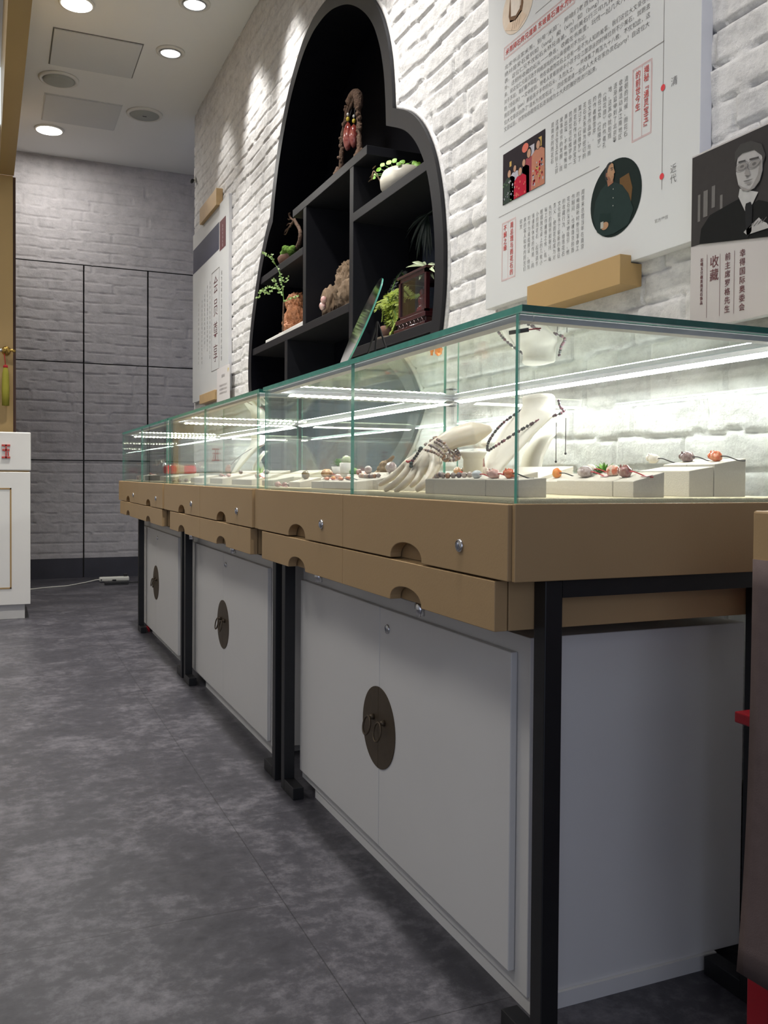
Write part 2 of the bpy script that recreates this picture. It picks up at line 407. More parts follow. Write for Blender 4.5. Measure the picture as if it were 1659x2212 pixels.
# ------------------------------------------------------------------ mesh helpers
class MB:
    """collects shapes, then links them as ONE mesh object"""
    def __init__(s):
        s.v = []; s.f = []; s.m = []; s.sm = []
    def add(s, vs, fs, mi=0, smooth=False):
        n = len(s.v)
        s.v += [tuple(p) for p in vs]
        for f in fs:
            s.f.append([i + n for i in f]); s.m.append(mi); s.sm.append(smooth)
        return s
    def box(s, x0, x1, y0, y1, z0, z1, mi=0, mis=None):
        vs = [(x, y, z) for x in (x0, x1) for y in (y0, y1) for z in (z0, z1)]
        fs = [(0, 1, 3, 2), (4, 6, 7, 5), (0, 4, 5, 1), (2, 3, 7, 6), (0, 2, 6, 4), (1, 5, 7, 3)]  # -x +x -y +y -z +z
        n = len(s.v); s.v += vs
        for k, f in enumerate(fs):
            s.f.append([i + n for i in f]); s.m.append(mis[k] if mis else mi); s.sm.append(False)
        return s
    def hexa(s, vs, mi=0):
        """8 corners ordered like box()"""
        return s.add(vs, [(0, 1, 3, 2), (4, 6, 7, 5), (0, 4, 5, 1), (2, 3, 7, 6), (0, 2, 6, 4), (1, 5, 7, 3)], mi)
    def prism(s, poly, x0, x1, mi=0, smooth=False):
        """polygon in (y, z) extruded along x"""
        n = len(poly)
        a = sum(poly[i][0] * poly[(i + 1) % n][1] - poly[(i + 1) % n][0] * poly[i][1] for i in range(n))
        if a < 0: poly = poly[::-1]
        vs = [(x0, y, z) for y, z in poly] + [(x1, y, z) for y, z in poly]
        s.add(vs, [tuple(range(n))[::-1], tuple(range(n, 2 * n))], mi)
        n0 = len(s.v) - 2 * n
        for i in range(n):
            j = (i + 1) % n
            s.f.append([n0 + i, n0 + j, n0 + n + j, n0 + n + i]); s.m.append(mi); s.sm.append(smooth)
        return s
    def prism_y(s, poly, y0, y1, mi=0, smooth=False):
        """polygon in (x, z) extruded along y"""
        n = len(poly)
        a = sum(poly[i][0] * poly[(i + 1) % n][1] - poly[(i + 1) % n][0] * poly[i][1] for i in range(n))
        if a < 0: poly = poly[::-1]
        vs = [(x, y0, z) for x, z in poly] + [(x, y1, z) for x, z in poly]
        s.add(vs, [tuple(range(n)), tuple(range(n, 2 * n))[::-1]], mi)
        n0 = len(s.v) - 2 * n
        for i in range(n):
            j = (i + 1) % n
            s.f.append([n0 + j, n0 + i, n0 + n + i, n0 + n + j]); s.m.append(mi); s.sm.append(smooth)
        return s
    def prism_z(s, poly, z0, z1, mi=0, smooth=False):
        n = len(poly)
        a = sum(poly[i][0] * poly[(i + 1) % n][1] - poly[(i + 1) % n][0] * poly[i][1] for i in range(n))
        if a < 0: poly = poly[::-1]
        vs = [(x, y, z0) for x, y in poly] + [(x, y, z1) for x, y in poly]
        s.add(vs, [tuple(range(n))[::-1], tuple(range(n, 2 * n))], mi)
        n0 = len(s.v) - 2 * n
        for i in range(n):
            j = (i + 1) % n
            s.f.append([n0 + i, n0 + j, n0 + n + j, n0 + n + i]); s.m.append(mi); s.sm.append(smooth)
        return s
    def tube(s, path, r, n=8, mi=0, cap=True, closed=False):
        P = [Vector(p) for p in path]
        rs = r if isinstance(r, (list, tuple)) else [r] * len(P)
        vs = []; prev = None
        for i, p in enumerate(P):
            if closed: t = P[(i + 1) % len(P)] - P[i - 1]
            else: t = P[min(i + 1, len(P) - 1)] - P[max(i - 1, 0)]
            t = t.normalized() if t.length > 1e-9 else Vector((0, 0, 1))
            if prev is None:
                u = t.orthogonal().normalized()
            else:
                u = (prev - t * prev.dot(t)); u = u.normalized() if u.length > 1e-6 else t.orthogonal().normalized()
            prev = u
            w = t.cross(u)
            for k in range(n):
                a = 2 * math.pi * k / n
                vs.append(p + (u * math.cos(a) + w * math.sin(a)) * rs[i])
        fs = []
        L = len(P)
        for i in range(L if closed else L - 1):
            j = (i + 1) % L
            for k in range(n):
                l = (k + 1) % n
                fs.append((i * n + k, i * n + l, j * n + l, j * n + k))
        if cap and not closed:
            fs.append(tuple(range(n))[::-1]); fs.append(tuple((L - 1) * n + k for k in range(n)))
        return s.add(vs, fs, mi, True)
    def lathe(s, prof, c=(0, 0, 0), n=24, mi=0, axis='z', sx=1, sy=1, smooth=True):
        """profile [(r, h)] turned about an axis through c"""
        vs = []
        for r, hh in prof:
            for k in range(n):
                a = 2 * math.pi * k / n
                u, w = r * math.cos(a) * sx, r * math.sin(a) * sy
                vs.append({'z': (c[0] + u, c[1] + w, c[2] + hh), 'x': (c[0] + hh, c[1] + u, c[2] + w),
                           'y': (c[0] + w, c[1] + hh, c[2] + u)}[axis])
        fs = []
        for i in range(len(prof) - 1):
            for k in range(n):
                l = (k + 1) % n
                fs.append((i * n + k, i * n + l, (i + 1) * n + l, (i + 1) * n + k))
        fs.append(tuple(range(n))[::-1]); fs.append(tuple((len(prof) - 1) * n + k for k in range(n)))
        return s.add(vs, fs, mi, smooth)
    def ball(s, c, r, n=10, m=7, mi=0, rot=None):
        r = r if isinstance(r, (tuple, list)) else (r, r, r)
        vs = [Vector((0, 0, 1))]
        for i in range(1, m):
            t = math.pi * i / m
            for k in range(n):
                a = 2 * math.pi * k / n
                vs.append(Vector((math.sin(t) * math.cos(a), math.sin(t) * math.sin(a), math.cos(t))))
        vs.append(Vector((0, 0, -1)))
        vs = [Vector((p.x * r[0], p.y * r[1], p.z * r[2])) for p in vs]
        if rot: vs = [rot @ p for p in vs]
        vs = [p + Vector(c) for p in vs]
        fs = [(0, 1 + k, 1 + (k + 1) % n) for k in range(n)]
        for i in range(m - 2):
            for k in range(n):
                l = (k + 1) % n
                fs.append((1 + i * n + k, 1 + (i + 1) * n + k, 1 + (i + 1) * n + l, 1 + i * n + l))
        last = len(vs) - 1
        fs += [(last, 1 + (m - 2) * n + (k + 1) % n, 1 + (m - 2) * n + k) for k in range(n)]
        return s.add(vs, fs, mi, True)
    def leaf(s, base, tip, width, up=(0, 0, 1), mi=0, bend=0.0):
        """a small leaf blade, slightly folded, with two sides"""
        b, t = Vector(base), Vector(tip)
        d = t - b
        side = d.cross(Vector(up))
        side = side.normalized() if side.length > 1e-6 else Vector((1, 0, 0))
        nrm = side.cross(d).normalized()
        pts = []
        for q, w in ((0, 0.08), (0.3, 0.85), (0.6, 1.0), (0.85, 0.55), (1, 0.03)):
            c = b + d * q + nrm * (bend * math.sin(q * math.pi)) - Vector((0, 0, 1)) * (bend * q * q)
            pts += [c - side * width * w / 2 + nrm * width * 0.08, c, c + side * width * w / 2 + nrm * width * 0.08]
        fs = []
        for i in range(4):
            for k in range(2):
                a = i * 3 + k
                fs.append((a, a + 1, a + 4, a + 3))
        return s.add(pts, fs, mi, True)
    def build(s, name, mats, parent=None, bevel=0.0, smooth=None):
        me = bpy.data.meshes.new(name)
        off = parent_world(parent)
        me.from_pydata([(p[0] - off[0], p[1] - off[1], p[2] - off[2]) for p in s.v], [], s.f)
        for m in (mats if isinstance(mats, (list, tuple)) else [mats]):
            me.materials.append(m)
        me.polygons.foreach_set('material_index', s.m)
        me.polygons.foreach_set('use_smooth', s.sm if smooth is None else [smooth] * len(s.f))
        me.update()
        o = bpy.data.objects.new(name, me)
        COL.objects.link(o)
        if parent is not None:
            o.parent = parent
        if bevel:
            b = o.modifiers.new('bevel', 'BEVEL'); b.width = bevel; b.segments = 2; b.limit_method = 'ANGLE'
        return o

def parent_world(p):
    v = Vector((0, 0, 0))
    while p is not None:
        v += p.location; p = p.parent
    return v

def tag(o, label, cat, group=None):
    o['label'] = label; o['category'] = cat
    if group: o['group'] = group
    return o

def thing(name, label, cat, loc=(0, 0, 0), group=None):
    o = bpy.data.objects.new(name, None)
    o.empty_display_size = 0.05
    o.location = loc
    COL.objects.link(o)
    return tag(o, label, cat, group)

def struct(o):
    o['kind'] = 'structure'
    return o

def catmull(pts, n=6, closed=False):
    P = [Vector(p) for p in pts]; out = []
    L = len(P)
    for i in range(L if closed else L - 1):
        g = (lambda k: P[k % L]) if closed else (lambda k: P[min(max(k, 0), L - 1)])
        p0, p1, p2, p3 = g(i - 1), g(i), g(i + 1), g(i + 2)
        for k in range(n):
            t = k / n
            out.append(0.5 * ((2 * p1) + (p2 - p0) * t + (2 * p0 - 5 * p1 + 4 * p2 - p3) * t * t + (3 * p1 - p0 - 3 * p2 + p3) * t ** 3))
    if not closed: out.append(P[-1])
    return out

def blob(mb, c, r, amp=0.2, freq=20, seed=0, sub=3, mi=0, squash=None, rot=None):
    """an irregular stone or chunk"""
    bm = bmesh.new()
    bmesh.ops.create_icosphere(bm, subdivisions=sub, radius=1)
    r = r if isinstance(r, (tuple, list)) else (r, r, r)
    vs = []
    for v in bm.verts:
        d = v.co.normalized()
        k = 1 + amp * mnoise.fractal(d * freq + Vector((seed * 3.1, seed * 1.7, seed)), 1.0, 2.0, 4)
        p = Vector((d.x * r[0] * k, d.y * r[1] * k, d.z * r[2] * k))
        if squash is not None and p.z < -r[2] * squash: p.z = -r[2] * squash
        if rot: p = rot @ p
        vs.append(p + Vector(c))
    fs = [[v.index for v in f.verts] for f in bm.faces]
    bm.free()
    return mb.add(vs, fs, mi, True)

_ITALIC = None
def text(parent, name, s, X, Y, Z, size, m, pitch=None, vertical=False, width=None, thick=0.0):
    """printed lettering on a wall-parallel face (reads towards -Y, faces -X); vertical stacks the characters.
       Y, Z is the left (or centre, if vertical) end of the first line's top."""
    cu = bpy.data.curves.new('lettering', 'FONT')
    cu.body = '\n'.join(s) if vertical else s
    cu.size = size
    cu.resolution_u = 2
    if vertical:
        cu.align_x = 'CENTER'
        cu.space_line = (pitch or size * 1.1) / size
    elif pitch:
        cu.space_line = pitch / size
    cu.extrude = thick
    cu.offset = -size * 0.010 if not thick else 0.0
    o = bpy.data.objects.new('lettering', cu)
    COL.objects.link(o)
    dg = bpy.context.evaluated_depsgraph_get()
    me = bpy.data.meshes.new_from_object(o.evaluated_get(dg))
    bpy.data.objects.remove(o)
    n = len(me.vertices)
    co = np.empty(n * 3); me.vertices.foreach_get('co', co); co = co.reshape(-1, 3)
    sx = 1.0
    if width and n and not vertical:
        sx = width / (co[:, 0].max() - co[:, 0].min())
    off = parent_world(parent)
    w = np.empty_like(co)
    w[:, 0] = X - co[:, 2] - off[0]
    w[:, 1] = Y - co[:, 0] * sx - off[1]
    w[:, 2] = Z - size * 0.82 + co[:, 1] - off[2]
    me.vertices.foreach_set('co', w.ravel())
    me.materials.clear(); me.materials.append(m)
    me.update()
    ob = bpy.data.objects.new(name, me)
    COL.objects.link(ob)
    ob.parent = parent
    return ob

def flat(mb, poly, X, mi=0):
    """thin printed shape in (y, z) facing -X"""
    n = len(poly)
    a = sum(poly[i][0] * poly[(i + 1) % n][1] - poly[(i + 1) % n][0] * poly[i][1] for i in range(n))
    if a > 0: poly = poly[::-1]
    return mb.add([(X, y, z) for y, z in poly], [tuple(range(n))], mi)

def ell(cy, cz, ry, rz, n=28, rot=0.0):
    return [(cy + ry * math.cos(2 * math.pi * k / n) * math.cos(rot) - rz * math.sin(2 * math.pi * k / n) * math.sin(rot),
             cz + ry * math.cos(2 * math.pi * k / n) * math.sin(rot) + rz * math.sin(2 * math.pi * k / n) * math.cos(rot)) for k in range(n)]

def rect(y0, y1, z0, z1):
    return [(y0, z0), (y1, z0), (y1, z1), (y0, z1)]

def frame_lines(mb, y0, y1, z0, z1, X, w, mi=0):
    flat(mb, rect(y0, y1, z1 - w, z1), X, mi); flat(mb, rect(y0, y1, z0, z0 + w), X, mi)
    flat(mb, rect(min(y0, y1), min(y0, y1) + w, z0, z1), X, mi); flat(mb, rect(max(y0, y1) - w, max(y0, y1), z0, z1), X, mi)

# ------------------------------------------------------------------ the gourd outline (y, z)
G_LEFT = [(3.85, 2.937), (3.95, 2.93), (4.101, 2.884), (4.267, 2.776), (4.396, 2.644), (4.499, 2.493), (4.572, 2.34), (4.613, 2.222)]
G_LEFT2 = [(4.613, 2.222), (4.691, 2.164), (4.817, 2.02), (4.93, 1.839), (5.007, 1.671), (5.042, 1.519), (5.035, 1.36), (4.99, 1.22),
           (4.90, 1.08), (4.77, .96), (4.58, .85), (4.35, .77), (4.1, .72), (3.82, .70)]
G_RIGHT2 = [(3.82, .70), (3.55, .72), (3.30, .77), (3.07, .85), (2.90, .945), (2.79, 1.06), (2.70, 1.19), (2.64, 1.32), (2.612, 1.449), (2.606, 1.56),
            (2.611, 1.656), (2.633, 1.78), (2.672, 1.896), (2.725, 1.989), (2.798, 2.073), (2.893, 2.142), (3.022, 2.20)]
G_RIGHT = [(3.022, 2.20), (3.03, 2.28), (3.05, 2.39), (3.095, 2.51), (3.172, 2.63), (3.29, 2.74), (3.45, 2.84), (3.62, 2.905), (3.75, 2.932), (3.85, 2.937)]
def _c2(p, n=5):
    return [(q.x, q.y) for q in catmull([(a, b, 0) for a, b in p], n)]
GOURD = _c2(G_LEFT)[:-1] + _c2(G_LEFT2)[:-1] + _c2(G_RIGHT2)[:-1] + _c2(G_RIGHT)[:-1]
def inset(poly, d):
    n = len(poly); out = []
    ar = sum(poly[i][0] * poly[(i + 1) % n][1] - poly[(i + 1) % n][0] * poly[i][1] for i in range(n))
    sg = 1 if ar > 0 else -1
    for i in range(n):
        p0, p1, p2 = (Vector(poly[(i + k) % n]) for k in (-1, 0, 1))
        a = (p1 - p0).normalized(); b = (p2 - p1).normalized()
        na, nb = Vector((-a.y, a.x)) * sg, Vector((-b.y, b.x)) * sg
        nn = (na + nb); nn = nn / max(0.35, nn.length_squared / 2) if nn.length > 1e-6 else na
        out.append((p1.x + nn.x * d, p1.y + nn.y * d))
    return out
G_IN = inset(GOURD, 0.062)
def inside_np(poly, Y, Z):
    r = np.zeros(Y.shape, bool); n = len(poly)
    for i in range(n):
        y1, z1 = poly[i]; y2, z2 = poly[(i + 1) % n]
        if z1 == z2: continue
        c = ((z1 > Z) != (z2 > Z)) & (Y < (y2 - y1) * (Z - z1) / (z2 - z1) + y1)
        r ^= c
    return r

# ------------------------------------------------------------------ brick surfaces
rng = np.random.RandomState(3)
_tab = rng.rand(256, 256)
def vnoise(u, v):
    iu, iv = np.floor(u).astype(int), np.floor(v).astype(int)
    fu, fv = u - iu, v - iv
    fu = fu * fu * (3 - 2 * fu); fv = fv * fv * (3 - 2 * fv)
    g = lambda a, b: _tab[a % 256, b % 256]
    return (g(iu, iv) * (1 - fu) + g(iu + 1, iv) * fu) * (1 - fv) + (g(iu, iv + 1) * (1 - fu) + g(iu + 1, iv + 1) * fu) * fv
def fbm(u, v, o=4):
    s = 0; a = 0.5
    for k in range(o):
        s = s + a * vnoise(u * 2 ** k + 17 * k, v * 2 ** k + 31 * k); a *= 0.5
    return s
def brick_height(u, v, bl=0.235, bh=0.074, mo=0.0062):
    """0 in the joints .. about 1 on the brick faces"""
    v = v + 0.016 * (fbm(u * 5, v * 5) - 0.5) * 2 + 0.008 * (fbm(u * 24, v * 11 + 5) - 0.5)
    row = np.floor(v / bh)
    sh = _tab[(row.astype(int) * 7) % 256, 5] * bl
    uu = u + sh + 0.006 * (fbm(u * 6 + 40, v * 9) - 0.5) * 2
    col = np.floor(uu / bl)
    fu = uu - col * bl; fv = v - row * bh
    rr = _tab[(row.astype(int) * 13 + 3) % 256, (col.astype(int) * 29 + 7) % 256]
    mw = mo * (0.55 + 0.9 * fbm(u * 11 + 9, v * 11))
    e = np.minimum(np.minimum(fu, bl - fu) * 1.3, np.minimum(fv, bh - fv))
    k = np.clip(e / mw * 1.5 - 0.3, 0, 1); k = k * k * (3 - 2 * k)
    k = k ** .8
    face = 0.72 + 0.22 * rr + 0.42 * (fbm(u * 11, v * 26 + 3, 5) - 0.5) + 0.22 * (np.abs(fbm(u * 30 + 7, v * 46, 3) - .45) - .1) + (fv / bh - 0.5) * 0.3 * (_tab[(col.astype(int) * 3) % 256, (row.astype(int) * 5) % 256] - 0.5)
    return k * face + (1 - k) * (0.12 + 0.25 * (fbm(u * 20, v * 20) - 0.5))

def grid_mesh(name, P, keep, m):
    """quads of a grid of points, keep[i, j] says which cells stay"""
    ni, nj = P.shape[:2]
    idx = np.arange(ni * nj).reshape(ni, nj)
    q = np.stack([idx[:-1, :-1], idx[1:, :-1], idx[1:, 1:], idx[:-1, 1:]], -1)[keep]
    me = bpy.data.meshes.new(name)
    used, inv = np.unique(q, return_inverse=True)
    pts = P.reshape(-1, 3)[used]
    q = inv.reshape(-1, 4)
    me.vertices.add(len(pts)); me.vertices.foreach_set('co', pts.ravel())
    me.loops.add(q.size); me.loops.foreach_set('vertex_index', q.ravel().astype(np.int32))
    me.polygons.add(len(q)); me.polygons.foreach_set('loop_start', np.arange(0, q.size, 4, dtype=np.int32))
    try: me.polygons.foreach_set('loop_total', np.full(len(q), 4, np.int32))
    except Exception: pass
    me.polygons.foreach_set('use_smooth', np.ones(len(q), bool))
    me.materials.append(m)
    me.update(calc_edges=True)
    o = bpy.data.objects.new(name, me)
    COL.objects.link(o)
    return o

# ================================================================== THE SETTING
# floor, ceiling, plain walls
struct(MB().box(XL - 0.1, 3.0, YF - 0.1, YB + 0.2, -0.06, 0.0).build('floor', MT['floor']))
struct(MB().box(XL - 0.1, 3.0, YF - 0.1, YB + 0.2, ZC, ZC + 0.08).build('ceiling', MT['ceiling']))
struct(MB().box(XL - 0.1, XL, YF, YB, 0, ZC).build('wall_left', MT['wallpaint']))
# shop front: solid above and beside a wide opening that lets the daylight in
wf = MB()
wf.box(XL, 1.6, YF - 0.1, YF, 2.75, ZC)
wf.box(XL, -2.4, YF - 0.1, YF, 0, 2.75)
wf.box(1.3, 1.6, YF - 0.1, YF, 0, 2.75)
struct(wf.build('wall_front', MT['wallpaint']))

# right brick wall with the hole for the niche
ys = [-2.6, -1.5, -0.5, 0.3, 0.7, 1.0]
y = 1.0
while y < YE:
    y += 0.0045 + 0.0026 * (y - 1.0); ys.append(min(y, YE))
ys = np.array(ys)
zs = np.concatenate([np.array([0.0, 0.25, 0.5, 0.7]), np.arange(0.78, ZC + 0.006, 0.0075)])
zs[-1] = ZC + 0.01
Yg, Zg = np.meshgrid(ys, zs, indexing='ij')
hgt = brick_height(Yg, Zg)
Pw = np.stack([XW + 0.012 - 0.0155 * hgt, Yg, Zg], -1)
cy, cz = (Yg[:-1, :-1] + Yg[1:, 1:]) / 2, (Zg[:-1, :-1] + Zg[1:, 1:]) / 2
keep = ~inside_np(inset(GOURD, 0.02), cy, cz)
struct(grid_mesh('wall_right', Pw, keep, MT['brick']))
# the free end of that wall, and the wall of the recess behind it
zs2 = np.arange(0, ZC + 0.01, 0.012); xs2 = np.arange(0, 0.31, 0.012)
Xg2, Zg2 = np.meshgrid(xs2, zs2, indexing='ij')
struct(grid_mesh('wall_right_end', np.stack([XW + 0.002 + Xg2, YE + 0.0 - 0.01 * (1 - brick_height(Xg2 + 9.0, Zg2)), Zg2], -1)[:, ::-1],
                 np.ones((len(xs2) - 1, len(zs2) - 1), bool), MT['brick']))
struct(MB().box(XW + 0.28, XW + 0.32, YF, YE - 0.012, 0, ZC).build('wall_right_core', MT['wallpaint']))
struct(MB().box(2.4, 2.5, YE, YB, 0, ZC).build('wall_recess', MT['wallpaint']))

# back brick wall: panels of a concealed door set, with dark gaps between them
GZ = [0.165, 0.986, 1.80, 2.615]
GX = [0.142, 0.679, 1.210]
xs3 = np.arange(XL, 2.45, 0.0125); zs3 = np.arange(0.165, ZC + 0.012, 0.0085)
Xg3, Zg3 = np.meshgrid(xs3, zs3, indexing='ij')
hb = brick_height(Xg3 + 20, Zg3 + 11.3, 0.27, 0.084, 0.0055)
Pb = np.stack([Xg3, YB + 0.006 - 0.0125 * hb, Zg3], -1)
cx, cz = (Xg3[:-1, :-1] + Xg3[1:, 1:]) / 2, (Zg3[:-1, :-1] + Zg3[1:, 1:]) / 2
keep = np.ones(cx.shape, bool)
gap = 0.0075
keep &= ~((np.abs(cx - GX[0]) < gap * 1.4) & (cz < GZ[3]))
keep &= ~((np.abs(cx - GX[1]) < gap * 1.1) & (cz < GZ[3]))
keep &= ~((np.abs(cx - GX[2]) < gap) & (cz < GZ[3]))
for g in GZ[1:]:
    keep &= ~((np.abs(cz - g) < 0.0062) & (cx > GX[0] - gap))
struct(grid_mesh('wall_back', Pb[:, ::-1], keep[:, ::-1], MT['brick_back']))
struct(MB().box(XL, 2.5, YB + 0.02, YB + 0.12, 0, ZC).build('wall_back_core', MT['groove']))
bb = MB()
bb.box(XL, GX[1] - 0.006, YB - 0.012, YB + 0.01, 0, 0.163)
bb.box(GX[1] + 0.006, 2.4, YB - 0.012, YB + 0.01, 0, 0.163)
struct(bb.build('baseboard_back', MT['base_dark']))

# ------------------------------------------------------------------ ceiling fittings
def disc(mb, c, r, z0, z1, mi=0, n=32):
    mb.lathe([(r, z0 - c[2]), (r, z1 - c[2])], c, n, mi, smooth=False)
DL_LABEL = {0: 'large glowing round downlight, the nearest one at the top edge of the ceiling',
            1: 'glowing round downlight farthest back, beside the gold beam',
            2: 'round downlight above the middle of the aisle', 3: 'round downlight above the near end of the aisle',
            4: 'unseen soft fill lamp on the far left side of the ceiling', 5: 'unseen soft fill lamp on the left side halfway along',
            6: 'unseen soft fill lamp on the near left side of the ceiling'}
for i, (x, y) in enumerate(DOWN):
    t = thing('ceiling_downlight', DL_LABEL[i], 'ceiling light', (x, y, ZC - 0.012), 'round downlights in the ceiling')
    r = 0.082 if i == 0 else 0.092
    MB().lathe([(r + 0.016, 0.012), (r + 0.014, 0.003), (r, 0.0), (r, 0.010)], (x, y, ZC - 0.012), 40).build('trim_ring', MT['lamp_ring'], t)
    MB().lathe([(r, 0.0), (r, 0.008)], (x, y, ZC - 0.0125), 40, smooth=False).build('lens', MT['lamp_on'], t)
    l = light('downlight_beam', 'AREA', (0, 0, -0.012), DOWN_POWER[i], WARM, shape='DISK', size=DOWN_SIZE[i], spread=DOWN_SPREAD[i])
    l.parent = t
SP_LABEL = ['round adjustable spotlight in a ring, the farther of two toward the brick wall',
            'round adjustable spotlight cut by the top edge of the picture',
            'round adjustable spotlight above the niche', 'round adjustable spotlight above the niche near side',
            'round adjustable spotlight above the large poster']
for i, (x, y, aim, pw, cone) in enumerate(SPOTS):
    t = thing('ceiling_spotlight', SP_LABEL[i], 'ceiling light', (x, y, ZC - 0.014), 'adjustable spotlights along the brick wall')
    c = (x, y, ZC - 0.014)
    MB().lathe([(0.088, 0.014), (0.086, 0.004), (0.072, 0.0), (0.066, 0.008)], c, 40).build('trim_ring', MT['lamp_ring'], t)
    MB().lathe([(0.066, 0.0), (0.062, -0.006), (0.058, 0.006)], (x, y, ZC - 0.012), 36).build('lamp_rim', MT['alu'], t)
    MB().lathe([(0.058, 0.0), (0.02, -0.010), (0.0, -0.010)], (x, y, ZC - 0.013), 30).build('lens', MT['spot_on'], t)
    MB().lathe([(0.016, 0.0), (0.012, -0.006), (0.0, -0.007)], (x, y, ZC - 0.0235), 12).build('reflector', MT['spot_core'], t)
    l = light('spot_beam', 'SPOT', (0, 0, -0.045), pw, WARM, aim=None, spot_size=cone, spot_blend=0.7, shadow_soft_size=0.05)
    l.rotation_euler = (Vector(aim) - Vector((x, y, ZC - 0.06))).to_track_quat('-Z', 'Y').to_euler()
    l.parent = t
for i, (x, y, lab) in enumerate([(0.39, 6.425, 'round ceiling loudspeaker with a raised ring, beside the gold beam'),
                                 (1.00, 6.789, 'round grey ceiling loudspeaker with a small mark, toward the brick wall')]):
    t = thing('ceiling_speaker', lab, 'speaker', (x, y, ZC - 0.015))
    c = (x, y, ZC - 0.015)
    MB().lathe([(0.128, 0.015), (0.125, 0.003), (0.105, 0.0), (0.103, 0.012)], c, 40).build('rim', MT['lamp_ring'], t)
    if i == 0:
        MB().lathe([(0.103, 0.012), (0.098, -0.004), (0.078, -0.012), (0.0, -0.002)], c, 36).build('grille', MT['speaker'], t)
    else:
        MB().lathe([(0.103, 0.008), (0.100, 0.0), (0.0, -0.004)], c, 36).build('grille', MT['speaker'], t)
        MB().box(x - 0.014, x + 0.014, y - 0.004, y + 0.004, ZC - 0.0205, ZC - 0.018).build('badge', MT['black'], t)
for (y0, y1, lab) in [(5.705, 6.21, 'square grey access hatch in the ceiling beside the ringed spotlight'),
                      (6.70, 7.20, 'square grey access hatch in the ceiling between the two loudspeakers and the back wall')]:
    t = thing('ceiling_hatch', lab, 'hatch', (0.575, (y0 + y1) / 2, ZC - 0.006))
    MB().box(0.315, 0.835, y0 - 0.005, y1 + 0.005, ZC - 0.003, ZC).build('frame', mat('hatch_shadow_gap', (.16, .155, .15), .8, vary=.1) if y0 < 6 else MT['hatch'], t)
    MB().box(0.322, 0.828, y0 + 0.003, y1 - 0.003, ZC - 0.010, ZC - 0.002).build('panel', MT['hatch'], t, bevel=0.002)

# ------------------------------------------------------------------ gold portal on the left
struct(MB().box(-0.55, 0.117, 7.0, 7.3, 0, 2.985).build('trim_1', MT['goldpaint']))          # pillar
struct(MB().box(0.117, 0.136, 7.03, 7.3, 0, 2.985).build('trim_shade_strip', mat('pillar_shadow_strip', (0.07, 0.03, 0.018), 0.6, vary=0.1)))  # dark brown strip standing in for the shade along the pillar's side
bm_ = MB()
p0, p1 = at(70, 0, z=2.985), at(30, 380, z=2.985)
d = (p1 - p0).normalized(); q0 = p0 - d * 3.4
bm_.add([(q0.x, q0.y, 2.985), (p1.x, p1.y, 2.985), (p1.x - 0.095, p1.y, 2.985), (q0.x - 0.105, q0.y, 2.985),
         (q0.x, q0.y, ZC), (p1.x, p1.y, ZC), (p1.x - 0.095, p1.y, ZC), (q0.x - 0.105, q0.y, ZC)],
        [(0, 3, 2, 1), (4, 5, 6, 7), (0, 1, 5, 4), (1, 2, 6, 5), (2, 3, 7, 6), (3, 0, 4, 7)])
struct(bm_.build('trim_3', MT['goldpaint']))
t = thing('light_box', 'pale bluish lit panel high at the left edge behind the gold beam', 'light panel', at(4, 200, y=6.4))
a, b = at(12, 108, y=6.4), at(2, 268, y=6.4)
MB().box(-0.7, a.x, 6.40, 6.46, b.z, a.z).build('face', MT['lit_panel'], t)
MB().box(-0.72, a.x + 0.012, 6.41, 6.475, b.z - 0.012, a.z + 0.012).build('housing', MT['lamp_ring'], t)

kn = at(15, 757, y=6.94)
t = thing('door_knob', 'brass lever knob on the gold pillar at the left edge', 'door knob', (kn.x, 7.0, kn.z))
MB().lathe([(0.030, 0.0), (0.028, -0.008), (0.012, -0.014), (0.011, -0.045), (0.024, -0.055), (0.030, -0.068), (0.024, -0.082), (0.0, -0.086)],
           (kn.x - 0.005, 7.0, kn.z), 20, axis='y').build('knob', MT['brass_bright'], t)
MB().tube([(kn.x, 6.93, kn.z), (kn.x + 0.03, 6.93, kn.z + 0.002), (kn.x + 0.055, 6.932, kn.z - 0.004)], [0.012, 0.010, 0.013], 10).build('lever', MT['brass_bright'], t)
MB().tube([(kn.x - 0.02, 6.935, kn.z), (kn.x - 0.06, 6.935, kn.z)], 0.014, 10).build('key_head', MT['chrome'], t)
tz = at(12, 790, y=6.93)
t = thing('tassel', 'yellow-green tassel with a red knot hanging from the brass knob', 'tassel', (tz.x, 6.93, 1.375))
MB().tube([(tz.x - 0.01, 6.93, kn.z - 0.01), (tz.x, 6.93, tz.z)], 0.003, 6).build('cord', MT['cord_red'], t)
MB().ball((tz.x, 6.93, tz.z - 0.006), (0.017, 0.017, 0.014)).build('knot', MT['cord_red'], t)
MB().lathe([(0.014, 0), (0.022, -0.04), (0.026, -0.15), (0.024, -0.265), (0.0, -0.268)], (tz.x, 6.93, tz.z - 0.015), 16).build('fringe', MT['tassel'], t)

